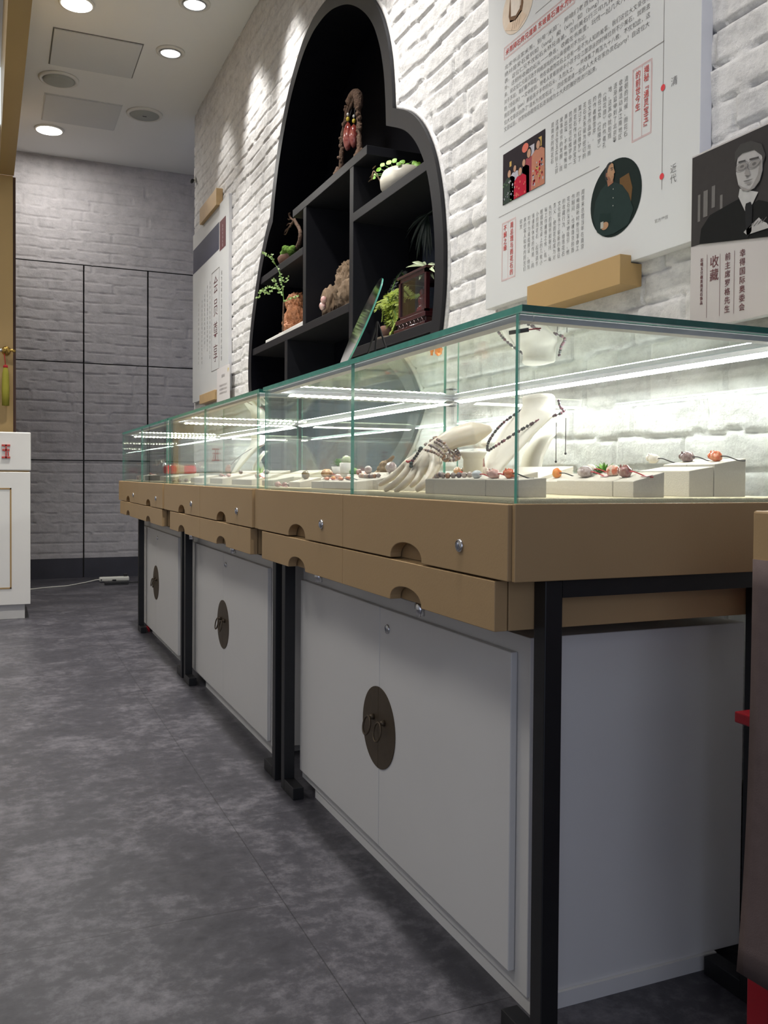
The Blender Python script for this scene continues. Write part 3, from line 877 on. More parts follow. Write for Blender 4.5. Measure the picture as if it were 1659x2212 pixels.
# ------------------------------------------------------------------ white counter at the left
YC0 = 5.82
t = thing('reception_counter', 'white panelled counter with gold lines at the left edge', 'counter', (-0.4, YC0, 0))
MB().box(-1.0, 0.195, YC0, YC0 + 0.55, 0.889, 1.117).build('upper_fascia', MT['counter'], t, bevel=0.006)
MB().box(-1.0, 0.187, YC0 + 0.012, YC0 + 0.54, 0.880, 0.889).build('gold_line', MT['gold_edge'], t)
MB().box(-1.0, 0.192, YC0, YC0 + 0.55, 0.087, 0.880).build('body', MT['counter'], t, bevel=0.003)
MB().box(-0.98, 0.161, YC0 + 0.03, YC0 + 0.52, 0.0, 0.087).build('plinth', MT['counter'], t)
g = MB()
w = 0.0085
for (x0, x1, z0, z1) in [(-0.9, 0.087, 0.785 - w, 0.785), (-0.9, 0.087, 0.184, 0.184 + w), (0.087 - w, 0.087, 0.184, 0.785), (-0.9, -0.9 + w, 0.184, 0.785)]:
    g.box(x0, x1, YC0 - 0.002, YC0 + 0.004, z0, z1)
g.build('gold_inlay', MT['gold_edge'], t)
# raised red character on the fascia (faces -Y)
ca = at(3.5, 960, y=YC0); cb = at(22, 990, y=YC0)
gx0, gx1, gz1, gz0 = ca.x, cb.x, ca.z, cb.z
gm = MB(); th = 0.010; yy0, yy1 = YC0 - 0.006, YC0
wd = gx1 - gx0; hh = gz1 - gz0
gm.box(gx0, gx1, yy0, yy1, gz1 - th, gz1)
gm.box(gx0 + wd * .08, gx1 - wd * .08, yy0, yy1, gz1 - hh * .40 - th / 2, gz1 - hh * .40 + th / 2)
gm.box(gx0, gx1, yy0, yy1, gz0, gz0 + th)
gm.box(gx0 + wd * .44, gx0 + wd * .58, yy0, yy1, gz0, gz1)
gm.add([(gx0 + wd * .70, yy0, gz1 - hh * .52), (gx0 + wd * .82, yy0, gz1 - hh * .52), (gx0 + wd * .88, yy0, gz1 - hh * .82), (gx0 + wd * .74, yy0, gz1 - hh * .82),
        (gx0 + wd * .70, yy1, gz1 - hh * .52), (gx0 + wd * .82, yy1, gz1 - hh * .52), (gx0 + wd * .88, yy1, gz1 - hh * .82), (gx0 + wd * .74, yy1, gz1 - hh * .82)],
       [(0, 3, 2, 1), (4, 5, 6, 7), (0, 1, 5, 4), (1, 2, 6, 5), (2, 3, 7, 6), (3, 0, 4, 7)])
gm.build('red_lettering', MT['ink_red'], t)

# power strip and its cable on the floor
ps = at(247, 1258, z=0.03)
t = thing('power_strip', 'white power strip lying against the dark skirting', 'power strip', (0.87, 7.60, 0))
sl = MB(); x0, x1 = 0.765, 1.0
sl.box(x0, x1, 7.56, 7.61, 0.006, 0.042)
sl.build('body', MT['white_plastic'], t, bevel=0.010)
MB().box(x0 + .10, x0 + .13, 7.552, 7.562, 0.008, 0.022).build('socket', MT['black'], t)
MB().box(x0 + .01, x0 + .02, 7.556, 7.561, .018, .026).build('switch', MT['black'], t)
MB().box(0.955, 0.985, 7.57, 7.60, 0.042, 0.065).build('plug', MT['black'], t, bevel=0.004)
cb_ = [at(60, 1273, z=0.004), at(100, 1269, z=0.004), at(140, 1266, z=0.004), at(165, 1262, z=0.005), at(185, 1258, z=0.008), (0.74, 7.585, 0.02), (0.77, 7.585, 0.022)]
pp = [(-0.5, 7.45, 0.004), (0.05, 7.42, 0.004)] + [tuple(p) for p in cb_]
pp = [(p[0], min(p[1], 7.9), p[2]) for p in pp]
MB().tube(catmull(pp, 5), 0.0045, 6).build('cable', MT['white_plastic'], t)
tag(MB().box(0.79, 0.97, 7.38, 7.44, 0.0, 0.022).tube([(0.97, 7.41, 0.01), (1.05, 7.43, 0.01), (1.2, 7.5, 0.006)], 0.005, 6).build('power_adapter', MT['black'], bevel=0.005),
    'flat black power adapter on the floor in front of the white power strip', 'adapter')

# security camera on the end of the brick wall
sc = at(412, 405, x=1.32)
t = thing('security_camera', 'tiny dark security camera on the far corner of the brick wall', 'camera', (XW - 0.005, 6.62, 3.0))
MB().lathe([(0.020, 0.0), (0.018, -0.008), (0.0, -0.009)], (XW - 0.004, 6.62, 3.01), 16, axis='x').build('base', MT['white_plastic'], t)
MB().tube([(XW - 0.015, 6.62, 3.01), (XW - 0.028, 6.62, 2.999)], 0.006, 8).build('arm', MT['black'], t)
MB().lathe([(0.011, -0.014), (0.013, 0.0), (0.012, 0.022), (0.0, 0.023)], (XW - 0.03, 6.61, 2.995), 14, axis='y').build('body', MT['black'], t)
# ================================================================== THE GOURD NICHE
NX0, NX1 = 1.32, 1.575     # front of the frame, back of the recess
niche = thing('display_niche', 'black gourd-shaped display niche with shelves set into the white brick wall', 'display niche', (NX0, 3.82, 0.70))
rm = MB(); n = len(GOURD)
vs = [(NX0, y, z) for y, z in GOURD] + [(NX0, y, z) for y, z in G_IN] + [(XW + 0.03, y, z) for y, z in GOURD] + [(NX1, y, z) for y, z in G_IN]
fs = []
for i in range(n):
    j = (i + 1) % n
    fs += [(i, j, n + j, n + i), (i, 2 * n + i, 2 * n + j, j)]
rm.add(vs, fs)
rm.build('frame', MT['niche'], niche)
MB().add(vs, [(n + i, n + (i + 1) % n, 3 * n + (i + 1) % n, 3 * n + i) for i in range(n)]).build('lining', MT['niche_back'], niche)
MB().tube([(XW + 0.002, y, z) for y, z in inset(GOURD, -0.006)], 0.010, 6, closed=True).build('caulk_bead', MT['brick'], niche)
bk = MB(); flat(bk, G_IN, NX1 - 0.001); bk.build('back_panel', MT['niche_back'], niche)
def span(z):
    """inner width of the gourd at a height"""
    xs = []
    m = len(G_IN)
    for i in range(m):
        (y1, z1), (y2, z2) = G_IN[i], G_IN[(i + 1) % m]
        if (z1 - z) * (z2 - z) < 0: xs.append(y1 + (z - z1) / (z2 - z1) * (y2 - y1))
    return min(xs), max(xs)
SH = 0.036; SX = NX0 + 0.006
def shelf(y0, y1, ztop, nm='shelf'):
    MB().box(SX, NX1, y0, y1, ztop - SH, ztop).build(nm, MT['niche'], niche, bevel=0.0015)
V1, V2, V3 = (4.031, 4.074), (3.426, 3.468), (4.318, 4.362)
shelf(3.284, 4.236, 2.156)                       # long upper shelf, stops short of the near side
shelf(span(1.91)[0], V2[0], 1.930)                               # near side shelf
shelf(V1[1], span(1.92)[1], 1.943)                               # far side shelf
shelf(V2[1], span(1.56)[1], 1.577)                               # long lower shelf
shelf(span(1.37)[0], V2[1], 1.386)                               # near low shelf
for (y0, y1), z0, z1 in ((V1, 1.577, 2.12), (V2, 0.80, 2.12), (V3, 0.80, 1.541)):
    MB().box(SX + 0.001, NX1, y0, y1, z0, z1).build('divider', MT['niche'], niche, bevel=0.0015)
MB().box(NX1 - 0.012, NX1 - 0.002, 2.72, 3.27, 1.40, 1.89).build('dark_mirror', mat('dark_mirror', (0.03, 0.035, 0.05), 0.08, spec=0.6, vary=0.1), niche)
MB().box(NX1 - 0.02, NX1 - 0.004, 3.225, 3.232, 2.158, 2.62).build('back_seam', MT['alu'], niche)

# things on the shelves -------------------------------------------------
def leafy(mb, path, n, ln, wd, seed, mi=0, droop=0.3, stem=0.0012, stem_mi=1):
    r_ = random.Random(seed)
    P = catmull(path, 8)
    mb.tube(P, [stem * (1.6 - 1.2 * i / len(P)) for i in range(len(P))], 5, stem_mi)
    for k in range(n):
        q = P[int((0.15 + 0.85 * k / n) * (len(P) - 1))]
        d = Vector((r_.uniform(-1, 1), r_.uniform(-1, 1), r_.uniform(-0.4, 0.8))).normalized() * ln * r_.uniform(.7, 1.2)
        mb.leaf(q, q + d, wd, up=(-.6, -.7, .25), mi=mi, bend=ln * droop * 0.3)

# arch of twisted wood with two hanging stones
t = thing('hanging_stone_stand', 'twisted dark wooden arch stand on the top niche shelf', 'stand', (1.41, 3.68, 2.156))
am = MB()
arch = [(1.42, 3.82, 2.16), (1.415, 3.805, 2.22), (1.41, 3.785, 2.30), (1.41, 3.775, 2.36), (1.41, 3.74, 2.42), (1.41, 3.69, 2.475), (1.41, 3.63, 2.497),
        (1.41, 3.59, 2.47), (1.41, 3.583, 2.40), (1.41, 3.575, 2.33), (1.41, 3.57, 2.25), (1.41, 3.56, 2.16)]
P = catmull(arch, 8)
rr = random.Random(2)
am.tube(P, [0.011 + 0.006 * mnoise.noise(p * 40) + (0.010 if 40 < i < 62 else 0) for i, p in enumerate(P)], 9)
for k in range(90):
    q = rr.choice(P); am.ball(q + Vector((rr.uniform(-.012, .006), rr.uniform(-.016, .016), rr.uniform(-.012, .012))), rr.uniform(.004, .011), 6, 5)
for k in range(16):
    q = P[40 + k]; am.tube([q, q + Vector((-.01, rr.uniform(-.02, .02), -rr.uniform(.02, .05)))], [.006, .003], 5)
am.build('arch', MT['darkwood'], t)
for yy in (3.82, 3.57):
    ft = MB(); blob(ft, (1.42, yy, 2.172), (0.045, 0.035, 0.020), 0.35, 3, 5, 3)
    blob(ft, (1.41, yy + 0.005, 2.20), (0.024, 0.020, 0.045), 0.35, 3, 8, 3); ft.build('foot', MT['darkwood'], t)
st_red = stone_mat('red_brown_agate', (0.22, 0.035, 0.028), (0.34, 0.11, 0.09), 25, 0.14)
for (yy, zz, rz, lab) in ((3.660, 2.325, 0.060, 'larger glossy red-brown stone hanging in front under the wooden arch'),
                          (3.628, 2.318, 0.050, 'smaller red stone with a yellow bead hanging behind under the wooden arch')):
    g = thing('hanging_stone', lab, 'stone pendant', (1.39 if rz > .055 else 1.405, yy, zz))
    xx = g.location.x
    s_ = MB(); blob(s_, (xx, yy, zz), (0.020, 0.029 if rz > .055 else .022, rz), 0.10, 2, 4, 3); s_.build('stone', st_red, g)
    MB().tube([(xx, yy, zz + rz - .006), (1.41, yy - .004, 2.455)], 0.0022, 6).build('cord', MT['cord_black'], g)
    MB().ball((xx, yy, zz + rz + .014), (.008, .008, .010)).ball((xx, yy, zz + rz + .034), (.006, .006, .007), mi=1).build('bead', [MT['yellow'], MT['stonewhite']], g)

# oval bowl with round-leaved plant
bc = Vector((1.43, 3.175, 1.930))
t = thing('oval_planter', 'cream oval bowl of round bright leaves on the near niche shelf', 'planter', bc)
MB().lathe([(0.035, 0.0), (0.058, 0.010), (0.080, 0.045), (0.083, 0.075), (0.072, 0.100), (0.066, 0.104), (0.060, 0.092), (0.0, 0.088)],
           bc, 36, sx=1.0, sy=1.28).build('bowl', MT['bowl'], t)
pl = MB(); rr = random.Random(11)
spots = [(at(818, 366, x=1.38), .016), (at(826, 356, x=1.38), .014), (at(840, 351, x=1.39), .016), (at(852, 347, x=1.41), .015), (at(869, 350, x=1.42), .016), (at(902, 354, x=1.40), .017), (at(895, 352, x=1.46), .014),
         (at(812, 378, x=1.37), .013), (at(807, 383, x=1.36), .013), (at(832, 347, x=1.45), .013), (at(861, 354, x=1.38), .013), (at(880, 357, x=1.45), .015)]
for p, r_ in spots:
    root = bc + Vector((rr.uniform(-.03, .03), (p.y - bc.y) * .6, .092))
    pl.tube(catmull([root, (root + p) / 2 + Vector((0, 0, .012)), p], 4), .0013, 5, 1)
    ax = Vector((-.7 + rr.uniform(-.3, .3), -.8 + rr.uniform(-.3, .3), .45)).normalized()
    u = ax.orthogonal().normalized(); w_ = ax.cross(u)
    ring = [p + (u * math.cos(a) + w_ * math.sin(a)) * r_ * .72 * (1 + .06 * math.cos(4 * a)) for a in [2 * math.pi * k / 14 for k in range(14)]]
    pl.add([p + ax * .002] + ring, [(0, 1 + k, 1 + (k + 1) % 14) for k in range(14)], 0, True)
pl.build('foliage', [MT['leaf'], MT['leaf_mid']], t)
tr = MB(); tr.tube(catmull([bc + Vector((-.05, .10, .09)), at(808, 370, x=1.36), at(803, 388, x=1.355), at(806, 379, x=1.35)], 6), .003, 6)
for q in ((812, 358), (806, 377), (803, 386)):
    p = at(*q, x=1.357); tr.leaf(p, p + Vector((-.01, .012, -.012)), .01)
tr.build('dry_runner', MT['driftwood'], t)

# driftwood bonsai
t = thing('driftwood_bonsai', 'mossy brown pot with a bare twisted driftwood branch on the far niche shelf', 'bonsai', (1.40, 4.46, 1.943))
MB().lathe([(0.045, 0.0), (0.07, 0.012), (0.085, 0.045), (0.080, 0.052), (0.0, 0.05)], (1.40, 4.49, 1.943), 20, sx=.8, sy=1.25).build('pot', MT['clay'], t)
mm = MB(); rr = random.Random(4)
for k in range(26):
    blob(mm, (1.40 + rr.uniform(-.05, .05), 4.47 + rr.uniform(-.09, .08), 1.998 + rr.uniform(-.004, .016)), rr.uniform(.012, .024), .4, 4, k, 2)
mm.build('moss', MT['moss'], t)
br = MB()
def branch(path, r0, r1, seed):
    P = catmull(path, 7)
    br.tube(P, [(r0 + (r1 - r0) * i / len(P)) * (1 + .5 * mnoise.noise(p * 55 + Vector((seed, 0, 0)))) for i, p in enumerate(P)], 8)
A = lambda px, py, x=1.40: at(px, py, x=x)
branch([A(633, 548), A(645, 530), A(649, 510), A(647, 495), A(640, 483), A(636, 474)], .013, .008, 1)
branch([A(645, 490), A(637, 477), A(630, 484), A(624, 492), A(616, 498)], .008, .003, 2)
branch([A(637, 477), A(629, 472), A(624, 462), A(627, 460)], .007, .003, 3)
branch([A(628, 488), A(620, 496), A(609, 509)], .005, .002, 4)
branch([A(630, 484), A(622, 484), A(614, 497)], .004, .002, 5)
branch([A(629, 472), A(623, 474), A(620, 466)], .004, .002, 6)
branch([A(624, 492), A(617, 506), A(612, 503)], .004, .002, 7)
br.build('branch', MT['darkwood'], t)

def chunk(mb, c, r, seed, amp=.3, fz=.45, sub=4):
    """cracked, ridged wood"""
    bm = bmesh.new(); bmesh.ops.create_icosphere(bm, subdivisions=sub, radius=1)
    vs = []
    for v in bm.verts:
        d = v.co.normalized(); q = Vector((d.x * 2.6, d.y * 2.6, d.z * 2.6 * fz)) + Vector((seed * 2.3, seed, seed * .7))
        k = 1 + amp * (mnoise.ridged_multi_fractal(q, 1.0, 2.1, 5, 1.0, 2.0) * .45 - .75) + .10 * mnoise.noise(q * 7)
        vs.append((c[0] + d.x * r[0] * k, c[1] + d.y * r[1] * k, max(c[2] + d.z * r[2] * k, 1.5785)))
    fs = [[v.index for v in f.verts] for f in bm.faces]; bm.free()
    mb.add(vs, fs, 0, True)

# copper-coloured burl on a white slab
t = thing('copper_burl', 'copper-coloured gnarled wood piece standing on a white slab', 'wood ornament', (1.40, 4.46, 1.60))
bm2 = MB()
chunk(bm2, (1.41, 4.43, 1.690), (0.055, 0.062, 0.085), 3, .4, .6, 5)
chunk(bm2, (1.405, 4.50, 1.665), (0.05, 0.075, 0.065), 9, .4, .6)
chunk(bm2, (1.415, 4.45, 1.752), (0.055, 0.092, 0.055), 12, .4, .6, 5)
chunk(bm2, (1.40, 4.47, 1.632), (0.05, 0.085, 0.03), 14, .3, .6)
bm2.build('burl', MT['copperwood'], t)
sl = MB(); sl.hexa([(1.335, 4.10, 1.577), (1.335, 4.10, 1.602), (1.335, 4.74, 1.577), (1.335, 4.74, 1.596), (1.50, 4.12, 1.577), (1.50, 4.12, 1.602), (1.50, 4.72, 1.577), (1.50, 4.72, 1.596)])
tag(sl.build('white_slab', MT['stonewhite'], bevel=0.004), 'white stone slab under the copper-coloured wood on the lower niche shelf', 'slab')
tag(MB().lathe([(0.028, 0), (0.032, 0.03), (0.033, 0.075), (0.029, 0.075), (0.028, 0.01), (0, 0.008)], (1.46, 4.80, 1.577), 18).build('dark_cup', MT['clay']),
    'small dark cup at the far end of the lower niche shelf', 'cup')

# fine leafy sprigs in front of the far shelves
t = thing('leafy_sprig', 'fine pale-green leafy sprigs rising beside the copper-coloured wood', 'plant', (1.325, 4.44, 1.60))
sp = MB(); B = lambda px, py, x=1.305: at(px, py, x=x)
leafy(sp, [B(613, 652), B(610, 620), B(604, 590), B(592, 565), B(586, 547)], 22, 0.017, 0.009, 1)
leafy(sp, [B(592, 565), B(580, 555), B(572, 550), B(565, 546)], 16, 0.016, 0.009, 2)
leafy(sp, [B(611, 640), B(600, 625), B(580, 622), B(565, 630), B(556, 645)], 36, 0.019, 0.011, 3)
leafy(sp, [B(604, 590), B(615, 610), B(624, 598)], 14, 0.015, 0.008, 4)
leafy(sp, [B(602, 628), B(594, 610), B(590, 602)], 16, 0.016, 0.009, 5)
leafy(sp, [B(613, 652), B(630, 645), B(646, 640)], 14, 0.014, 0.008, 6)
leafy(sp, [B(590, 622), B(580, 634), B(572, 632)], 16, 0.016, 0.009, 7)
sp.build('foliage', [mat('sprig_leaf', (0.24, 0.36, 0.11), 0.5, vary=0.3, vscale=80), MT['leaf_mid']], t)
MB().tube([(1.34, 4.44, 1.60), B(613, 652)], .004, 6).build('stem', MT['darkwood'], t)

# big rough driftwood with pink stones
t = thing('driftwood_block', 'large rough pale driftwood block in the middle niche bay', 'driftwood', (1.42, 3.86, 1.577))
dw = MB()
chunk(dw, (1.46, 3.79, 1.69), (0.085, 0.09, 0.14), 21, .45, .35, 5)
chunk(dw, (1.455, 3.80, 1.765), (0.06, 0.085, 0.07), 25, .5, .3, 5)
chunk(dw, (1.42, 3.94, 1.655), (0.05, 0.06, 0.10), 27, .45, .35)
chunk(dw, (1.44, 3.72, 1.655), (0.07, 0.06, 0.09), 30, .45, .4)
chunk(dw, (1.43, 4.00, 1.61), (0.025, 0.03, 0.06), 35, .4, .4)
dw.build('wood', MT['driftwood'], t)
pink = stone_mat('pink_stone', (0.55, 0.30, 0.28), (0.66, 0.46, 0.42), 30, .2)
for (px, py, r_, lab) in ((699, 648, .019, 'upper pink pebble stuck on the pale driftwood block'), (697, 661, .022, 'lower pink pebble stuck on the pale driftwood block')):
    s_ = MB(); p = at(px, py, x=1.345); blob(s_, p, (r_ * .7, r_, r_ * .9), .12, 2, int(px), 3)
    tag(s_.build('pink_pebble', pink), lab, 'pebble')

# trailing fern
t = thing('trailing_fern', 'yellow-green feathery fern in the near lower niche bay', 'plant', (1.42, 3.20, 1.386))
MB().lathe([(0.05, 0), (0.06, 0.012), (0.055, 0.022), (0, 0.02)], (1.40, 3.24, 1.386), 20, sx=.7, sy=1.3).build('tray', MT['brass'], t)
MB().lathe([(0.028, 0.02), (0.036, 0.06), (0.034, 0.062), (0.0, 0.058)], (1.40, 3.22, 1.386), 18).build('pot', MT['clay'], t)
fn = MB(); rr = random.Random(8)
def frond(path, ln, seed, mi=0):
    r_ = random.Random(seed); P = catmull(path, 9)
    fn.tube(P, .0016, 5, 1)
    for i, q in enumerate(P[3:]):
        dd = (P[min(i + 4, len(P) - 1)] - P[i + 2]).normalized()
        for sgn in (-1, 1):
            for k in range(6):
                sd = dd.cross(Vector((-.6, .2, 1))).normalized() * sgn
                v = (sd * 1.0 + dd * r_.uniform(.1, .9) + Vector((0, 0, r_.uniform(-.3, .3)))).normalized() * ln * r_.uniform(.5, 1.0) * (1 - .5 * i / len(P))
                fn.leaf(q, q + v, .0024, up=(-.6, -.7, .25), mi=mi)
Cx = lambda px, py, x=1.38: at(px, py, x=x)
root = Vector((1.40, 3.22, 1.44))
frond([root, Cx(842, 665), Cx(838, 640), Cx(855, 630), Cx(868, 638)], .045, 1)
frond([root, Cx(845, 670), Cx(836, 655), Cx(825, 655), Cx(816, 668)], .040, 2)
frond([root, Cx(838, 660), Cx(848, 655), Cx(858, 650), Cx(866, 655)], .045, 3)
frond([root, Cx(848, 690), Cx(850, 710), Cx(846, 722)], .035, 4)
frond([root, Cx(840, 670), Cx(830, 660), Cx(826, 690)], .03, 5)
frond([root, Cx(850, 670), Cx(856, 690), Cx(850, 715)], .035, 6)
frond([root, Cx(846, 650), Cx(866, 625), Cx(885, 640, 1.46), Cx(905, 640, 1.46)], .040, 7)
frond([root, Cx(835, 650), Cx(795, 664), Cx(770, 668), Cx(762, 666)], .020, 8)
frond([root, Cx(838, 655), Cx(862, 592, 1.5), Cx(878, 598, 1.5), Cx(905, 605, 1.5)], .03, 9, 2)
fn.build('foliage', [MT['leaf_fern'], MT['leaf_mid'], MT['leaf_dark']], t)

# bamboo-like pale leaves and dark leaves modelled for a palm's mirror reflection
t = thing('bamboo_plant', 'pale pointed bamboo-like leaves at the near edge of the niche', 'plant', (1.44, 2.80, 1.386))
bl = MB()
c0 = Cx(922, 575, 1.40)
bl.tube(catmull([(1.44, 2.745, 1.40), (1.44, 2.75, 1.50), c0], 6), .003, 6, 1)
for (px, py) in ((877, 575), (884, 600), (902, 594), (890, 563), (938, 574), (940, 585), (912, 565), (938, 600), (905, 602), (944, 568)):
    bl.leaf(c0, Cx(px, py, 1.36 + .02 * ((px * 7) % 5)), .013, up=(-.6, -.7, .25), mi=0, bend=.006)
bl.build('foliage', [MT['leaf_pale'], MT['leaf_mid']], t)
MB().lathe([(0.03, 0), (0.04, 0.05), (0.036, 0.05), (0.0, 0.04)], (1.44, 2.745, 1.386), 16).build('pot', MT['clay'], t)
t = thing('palm_reflection', 'dark palm leaves standing in for a reflection in the niche mirror', 'plant', (1.50, 2.83, 1.88))
bl = MB()
c0 = Cx(925, 462, 1.49)
bl.tube([(1.53, 2.80, 1.89), c0], .004, 6)
for k, (px, py) in enumerate(((880, 495), (888, 520), (876, 510), (898, 535), (905, 545), (915, 550), (922, 560), (930, 555), (895, 505), (884, 540), (905, 520), (912, 530), (934, 540), (890, 480), (900, 556), (925, 530))):
    bl.leaf(c0, Cx(px, py, 1.46 + .014 * (k % 5)), .010, up=(-.6, -.7, .25), mi=0, bend=.01)
bl.build('foliage', MT['leaf_dark'], t)

# rosewood lantern box with a red figurine inside
LX0, LX1, LY0, LY1, LZ = 1.36, 1.52, 2.815, 3.045, 1.386
t = thing('rosewood_case', 'small dark rosewood glass case in the near lower niche bay', 'glass case', (1.44, 2.93, LZ))
bs = MB(); bs.box(LX0 - .012, LX1 + .012, LY0 - .015, LY1 + .015, LZ, LZ + .018).box(LX0, LX1, LY0, LY1, LZ + .018, LZ + .036).box(LX0 - .008, LX1 + .008, LY0 - .01, LY1 + .01, LZ + .036, LZ + .052)
for yy in np.linspace(LY0 + .02, LY1 - .02, 7):
    bs.tube([(LX0 - .004, yy - .01, LZ + .022), (LX0 - .006, yy, LZ + .033), (LX0 - .004, yy + .01, LZ + .022)], .003, 5)
bs.build('base', MT['rosewood'], t, bevel=0.002)
zb, zt = LZ + .052, 1.588
for (xx, yy) in ((LX0, LY0), (LX0, LY1 - .014), (LX1 - .014, LY0), (LX1 - .014, LY1 - .014)):
    MB().box(xx, xx + .014, yy, yy + .014, zb, zt).build('post', MT['rosewood'], t)
for z0, z1 in ((zb, zb + .012), (zt - .014, zt)):
    fr = MB(); fr.box(LX0, LX0 + .012, LY0, LY1, z0, z1).box(LX1 - .012, LX1, LY0, LY1, z0, z1).box(LX0, LX1, LY0, LY0 + .012, z0, z1).box(LX0, LX1, LY1 - .012, LY1, z0, z1); fr.build('rail', MT['rosewood'], t)

MB().box(LX0 - .006, LX1 + .006, LY0 - .008, LY1 + .008, zt, zt + .008).build('lid', MT['rosewood'], t, bevel=0.002)
gp = MB()
gp.box(LX0 + .004, LX0 + .006, LY0 + .012, LY1 - .012, zb + .012, zt - .014).box(LX0 + .012, LX1 - .012, LY0 + .004, LY0 + .006, zb + .012, zt - .014).box(LX0 + .012, LX1 - .012, LY1 - .006, LY1 - .004, zb + .012, zt - .014)
gp.build('panes', MT['boxglass'], t)
MB().box(LX1 - .018, LX1 - .014, LY0 + .014, LY1 - .014, zb + .012, zt - .014).build('mirror_back', MT['mirror'], t)
fg = MB()
blob(fg, (1.42, 2.965, zb + .03), (.020, .026, .032), .25, 3, 3, 3); blob(fg, (1.42, 2.968, zb + .065), (.016, .020, .028), .25, 3, 5, 3); blob(fg, (1.42, 2.97, zb + .098), (.010, .012, .014), .1, 2, 6, 3)
fg.lathe([(.03, 0), (.028, .008), (0, .008)], (1.42, 2.965, zb), 16)
tag(fg.build('red_figurine', mat('red_amber', (0.24, 0.015, 0.012), 0.15, spec=.6, vary=.2, vscale=50)), 'small dark red figurine inside the rosewood glass case', 'figurine')

# ================================================================== POSTERS ON THE BRICK WALL
BX = 1.31
board = thing('history_poster', 'large white printed board of Chinese text, pictures and a red-dotted line', 'poster', (BX, 1.88, 1.356))
MB().box(BX, BX + 0.03, 1.446, 2.313, 1.356, 2.62, mis=[0, 1, 1, 1, 1, 1]).build('panel', [MT['poster'], MT['poster_edge']], board, bevel=0.001)
X1 = BX - 0.0006; X2 = BX - 0.0010; X3 = BX - 0.0014; X4 = BX - .0018; X5 = BX - .0022
ln = MB()
flat(ln, rect(1.556, 2.241, 1.8005, 1.8018), X1); flat(ln, rect(1.778, 2.242, 1.6035, 1.6047), X1); flat(ln, rect(1.556, 2.063, 2.0915, 2.0927), X1)
flat(ln, rect(1.5575, 1.5587, 1.487, 2.60), X1)
ln.build('rules', MT['ink_line'], board)
dt = MB()
MT['ink_bright'] = mat('ink_bright_red', (0.60, 0.02, 0.03), 0.5, vary=.05)
for zz in (1.703, 1.515, 1.955): flat(MB(), ell(1.558, zz, .0068, .0068), X2).build('timeline_dot', MT['ink_bright'], board)
fm = MB()
frame_lines(fm, 1.885, 2.222, 2.036, 2.070, X1, .0009); frame_lines(fm, 1.888, 2.219, 2.039, 2.067, X1, .0007)
fm.build('title_frame', MT['ink_pink'], board); fm = MB()
frame_lines(fm, 1.594, 1.660, 1.620, 1.781, X1, .0009); frame_lines(fm, 1.597, 1.657, 1.623, 1.778, X1, .0007); flat(fm, rect(1.6262, 1.627, 1.623, 1.778), X1)
fm.build('title_frame', MT['ink_pink'], board); fm = MB()
frame_lines(fm, 2.150, 2.223, 1.420, 1.582, X1, .0009); frame_lines(fm, 2.153, 2.220, 1.423, 1.579, X1, .0007); flat(fm, rect(2.1895, 2.1903, 1.423, 1.579), X1)
fm.build('title_frame', MT['ink_pink'], board)
text(board, 'title_lettering', '米芾拜石称兄道弟 东坡易石清水为供', X1, 2.214, 2.0615, 0.0185, MT['ink_red'], width=.322, thick=.0002)
BODY = ['北宋书法家米芾，别号“米颠”，用咱们老百姓的话讲就是“米疯子”，', '绝对是爱石爱到如（sang）痴（xin）如（bing）醉（kuang）的怎', '表。这位仁兄不仅和石头称兄道弟，见到美石行三叩九拜之礼。除此之',
        '外，还把所收藏的石头一一命名，收藏在书斋里，玩性一起几天几夜不肯出', '来。说这位仁兄是沉迷于网络游戏的开山鼻祖绝对不为过。', '对于苏轼，我们都不陌生，他在收藏雨花石上也有一些不为人知的故事，我们这位大文豪在他',
        '的《怪石供》一文中提到，他老人家看到很多小孩子在江面游泳的时候捡到不少美石，就跑去', '用豆饼换（pian）那些孩子手中的石头，久而久之，一共收集了两百九十八枚。不仅如此，这',
        '位大文豪还创办了“清水为共赏石法”，还经常邀请一些名人大夫在家办赏石party！自这位大', '文豪以后，欣赏和收藏雨花石逐渐成为士大夫的雅好而流行起来。']
WID = [.60, .60, .60, .60, .38, .615, .613, .614, .612, .425]
for i, l in enumerate(BODY):
    text(board, 'body_lettering', l, X1, 2.218, 2.019 - i * .0190, 0.0142, MT['ink'], width=WID[i])
SEC2 = ['清朝的时候，雨花石', '收藏活动从江南地区', '逐渐延伸到了北京等', '地，这其中就包括', '︽桃花扇︾的作者孔', '尚任以及︽红楼梦︾', '的作者曹雪芹。', '在文学作品中，与雨', '花石关系最为密切的', '莫过于︽红楼梦︾了', '雨花石作为通灵宝玉', '的原型在红楼梦中一', '再出现，不断地推动', '故事情节的发展。而', '这通灵宝玉实际上就', '是南京的雨花石']
for i, l in enumerate(SEC2):
    text(board, 'column_lettering', l, X1, 1.682 + i * .0196, 1.777, 0.0142, MT['ink'], pitch=.0153, vertical=True)
text(board, 'heading_lettering', '揭秘﹃通灵宝玉﹄', X1, 1.6125, 1.772, 0.0178, MT['ink_red'], pitch=.0178, vertical=True, thick=.0002)
text(board, 'heading_lettering', '的前世今生', X1, 1.641, 1.772, 0.0178, MT['ink_red'], pitch=.0178, vertical=True, thick=.0002)
SEC3 = ['周恩来总理当年在南京', '的梅园新村参与革命工', '作期间，也被南京的雨', '花石所深深地吸引，他', '的收藏行为，给雨花石', '文化赋予了崭新的象征', '意义，使雨花石成为对', '先烈的缅怀和寄托。每', '每工作疲倦之余，看一', '眼摆放在桌上的几枚小', '小的雨花石，起到调节', '情绪和休息的作用，同', '时作为桌面摆设，供到', '来的客人和党内同志们', '欣赏']
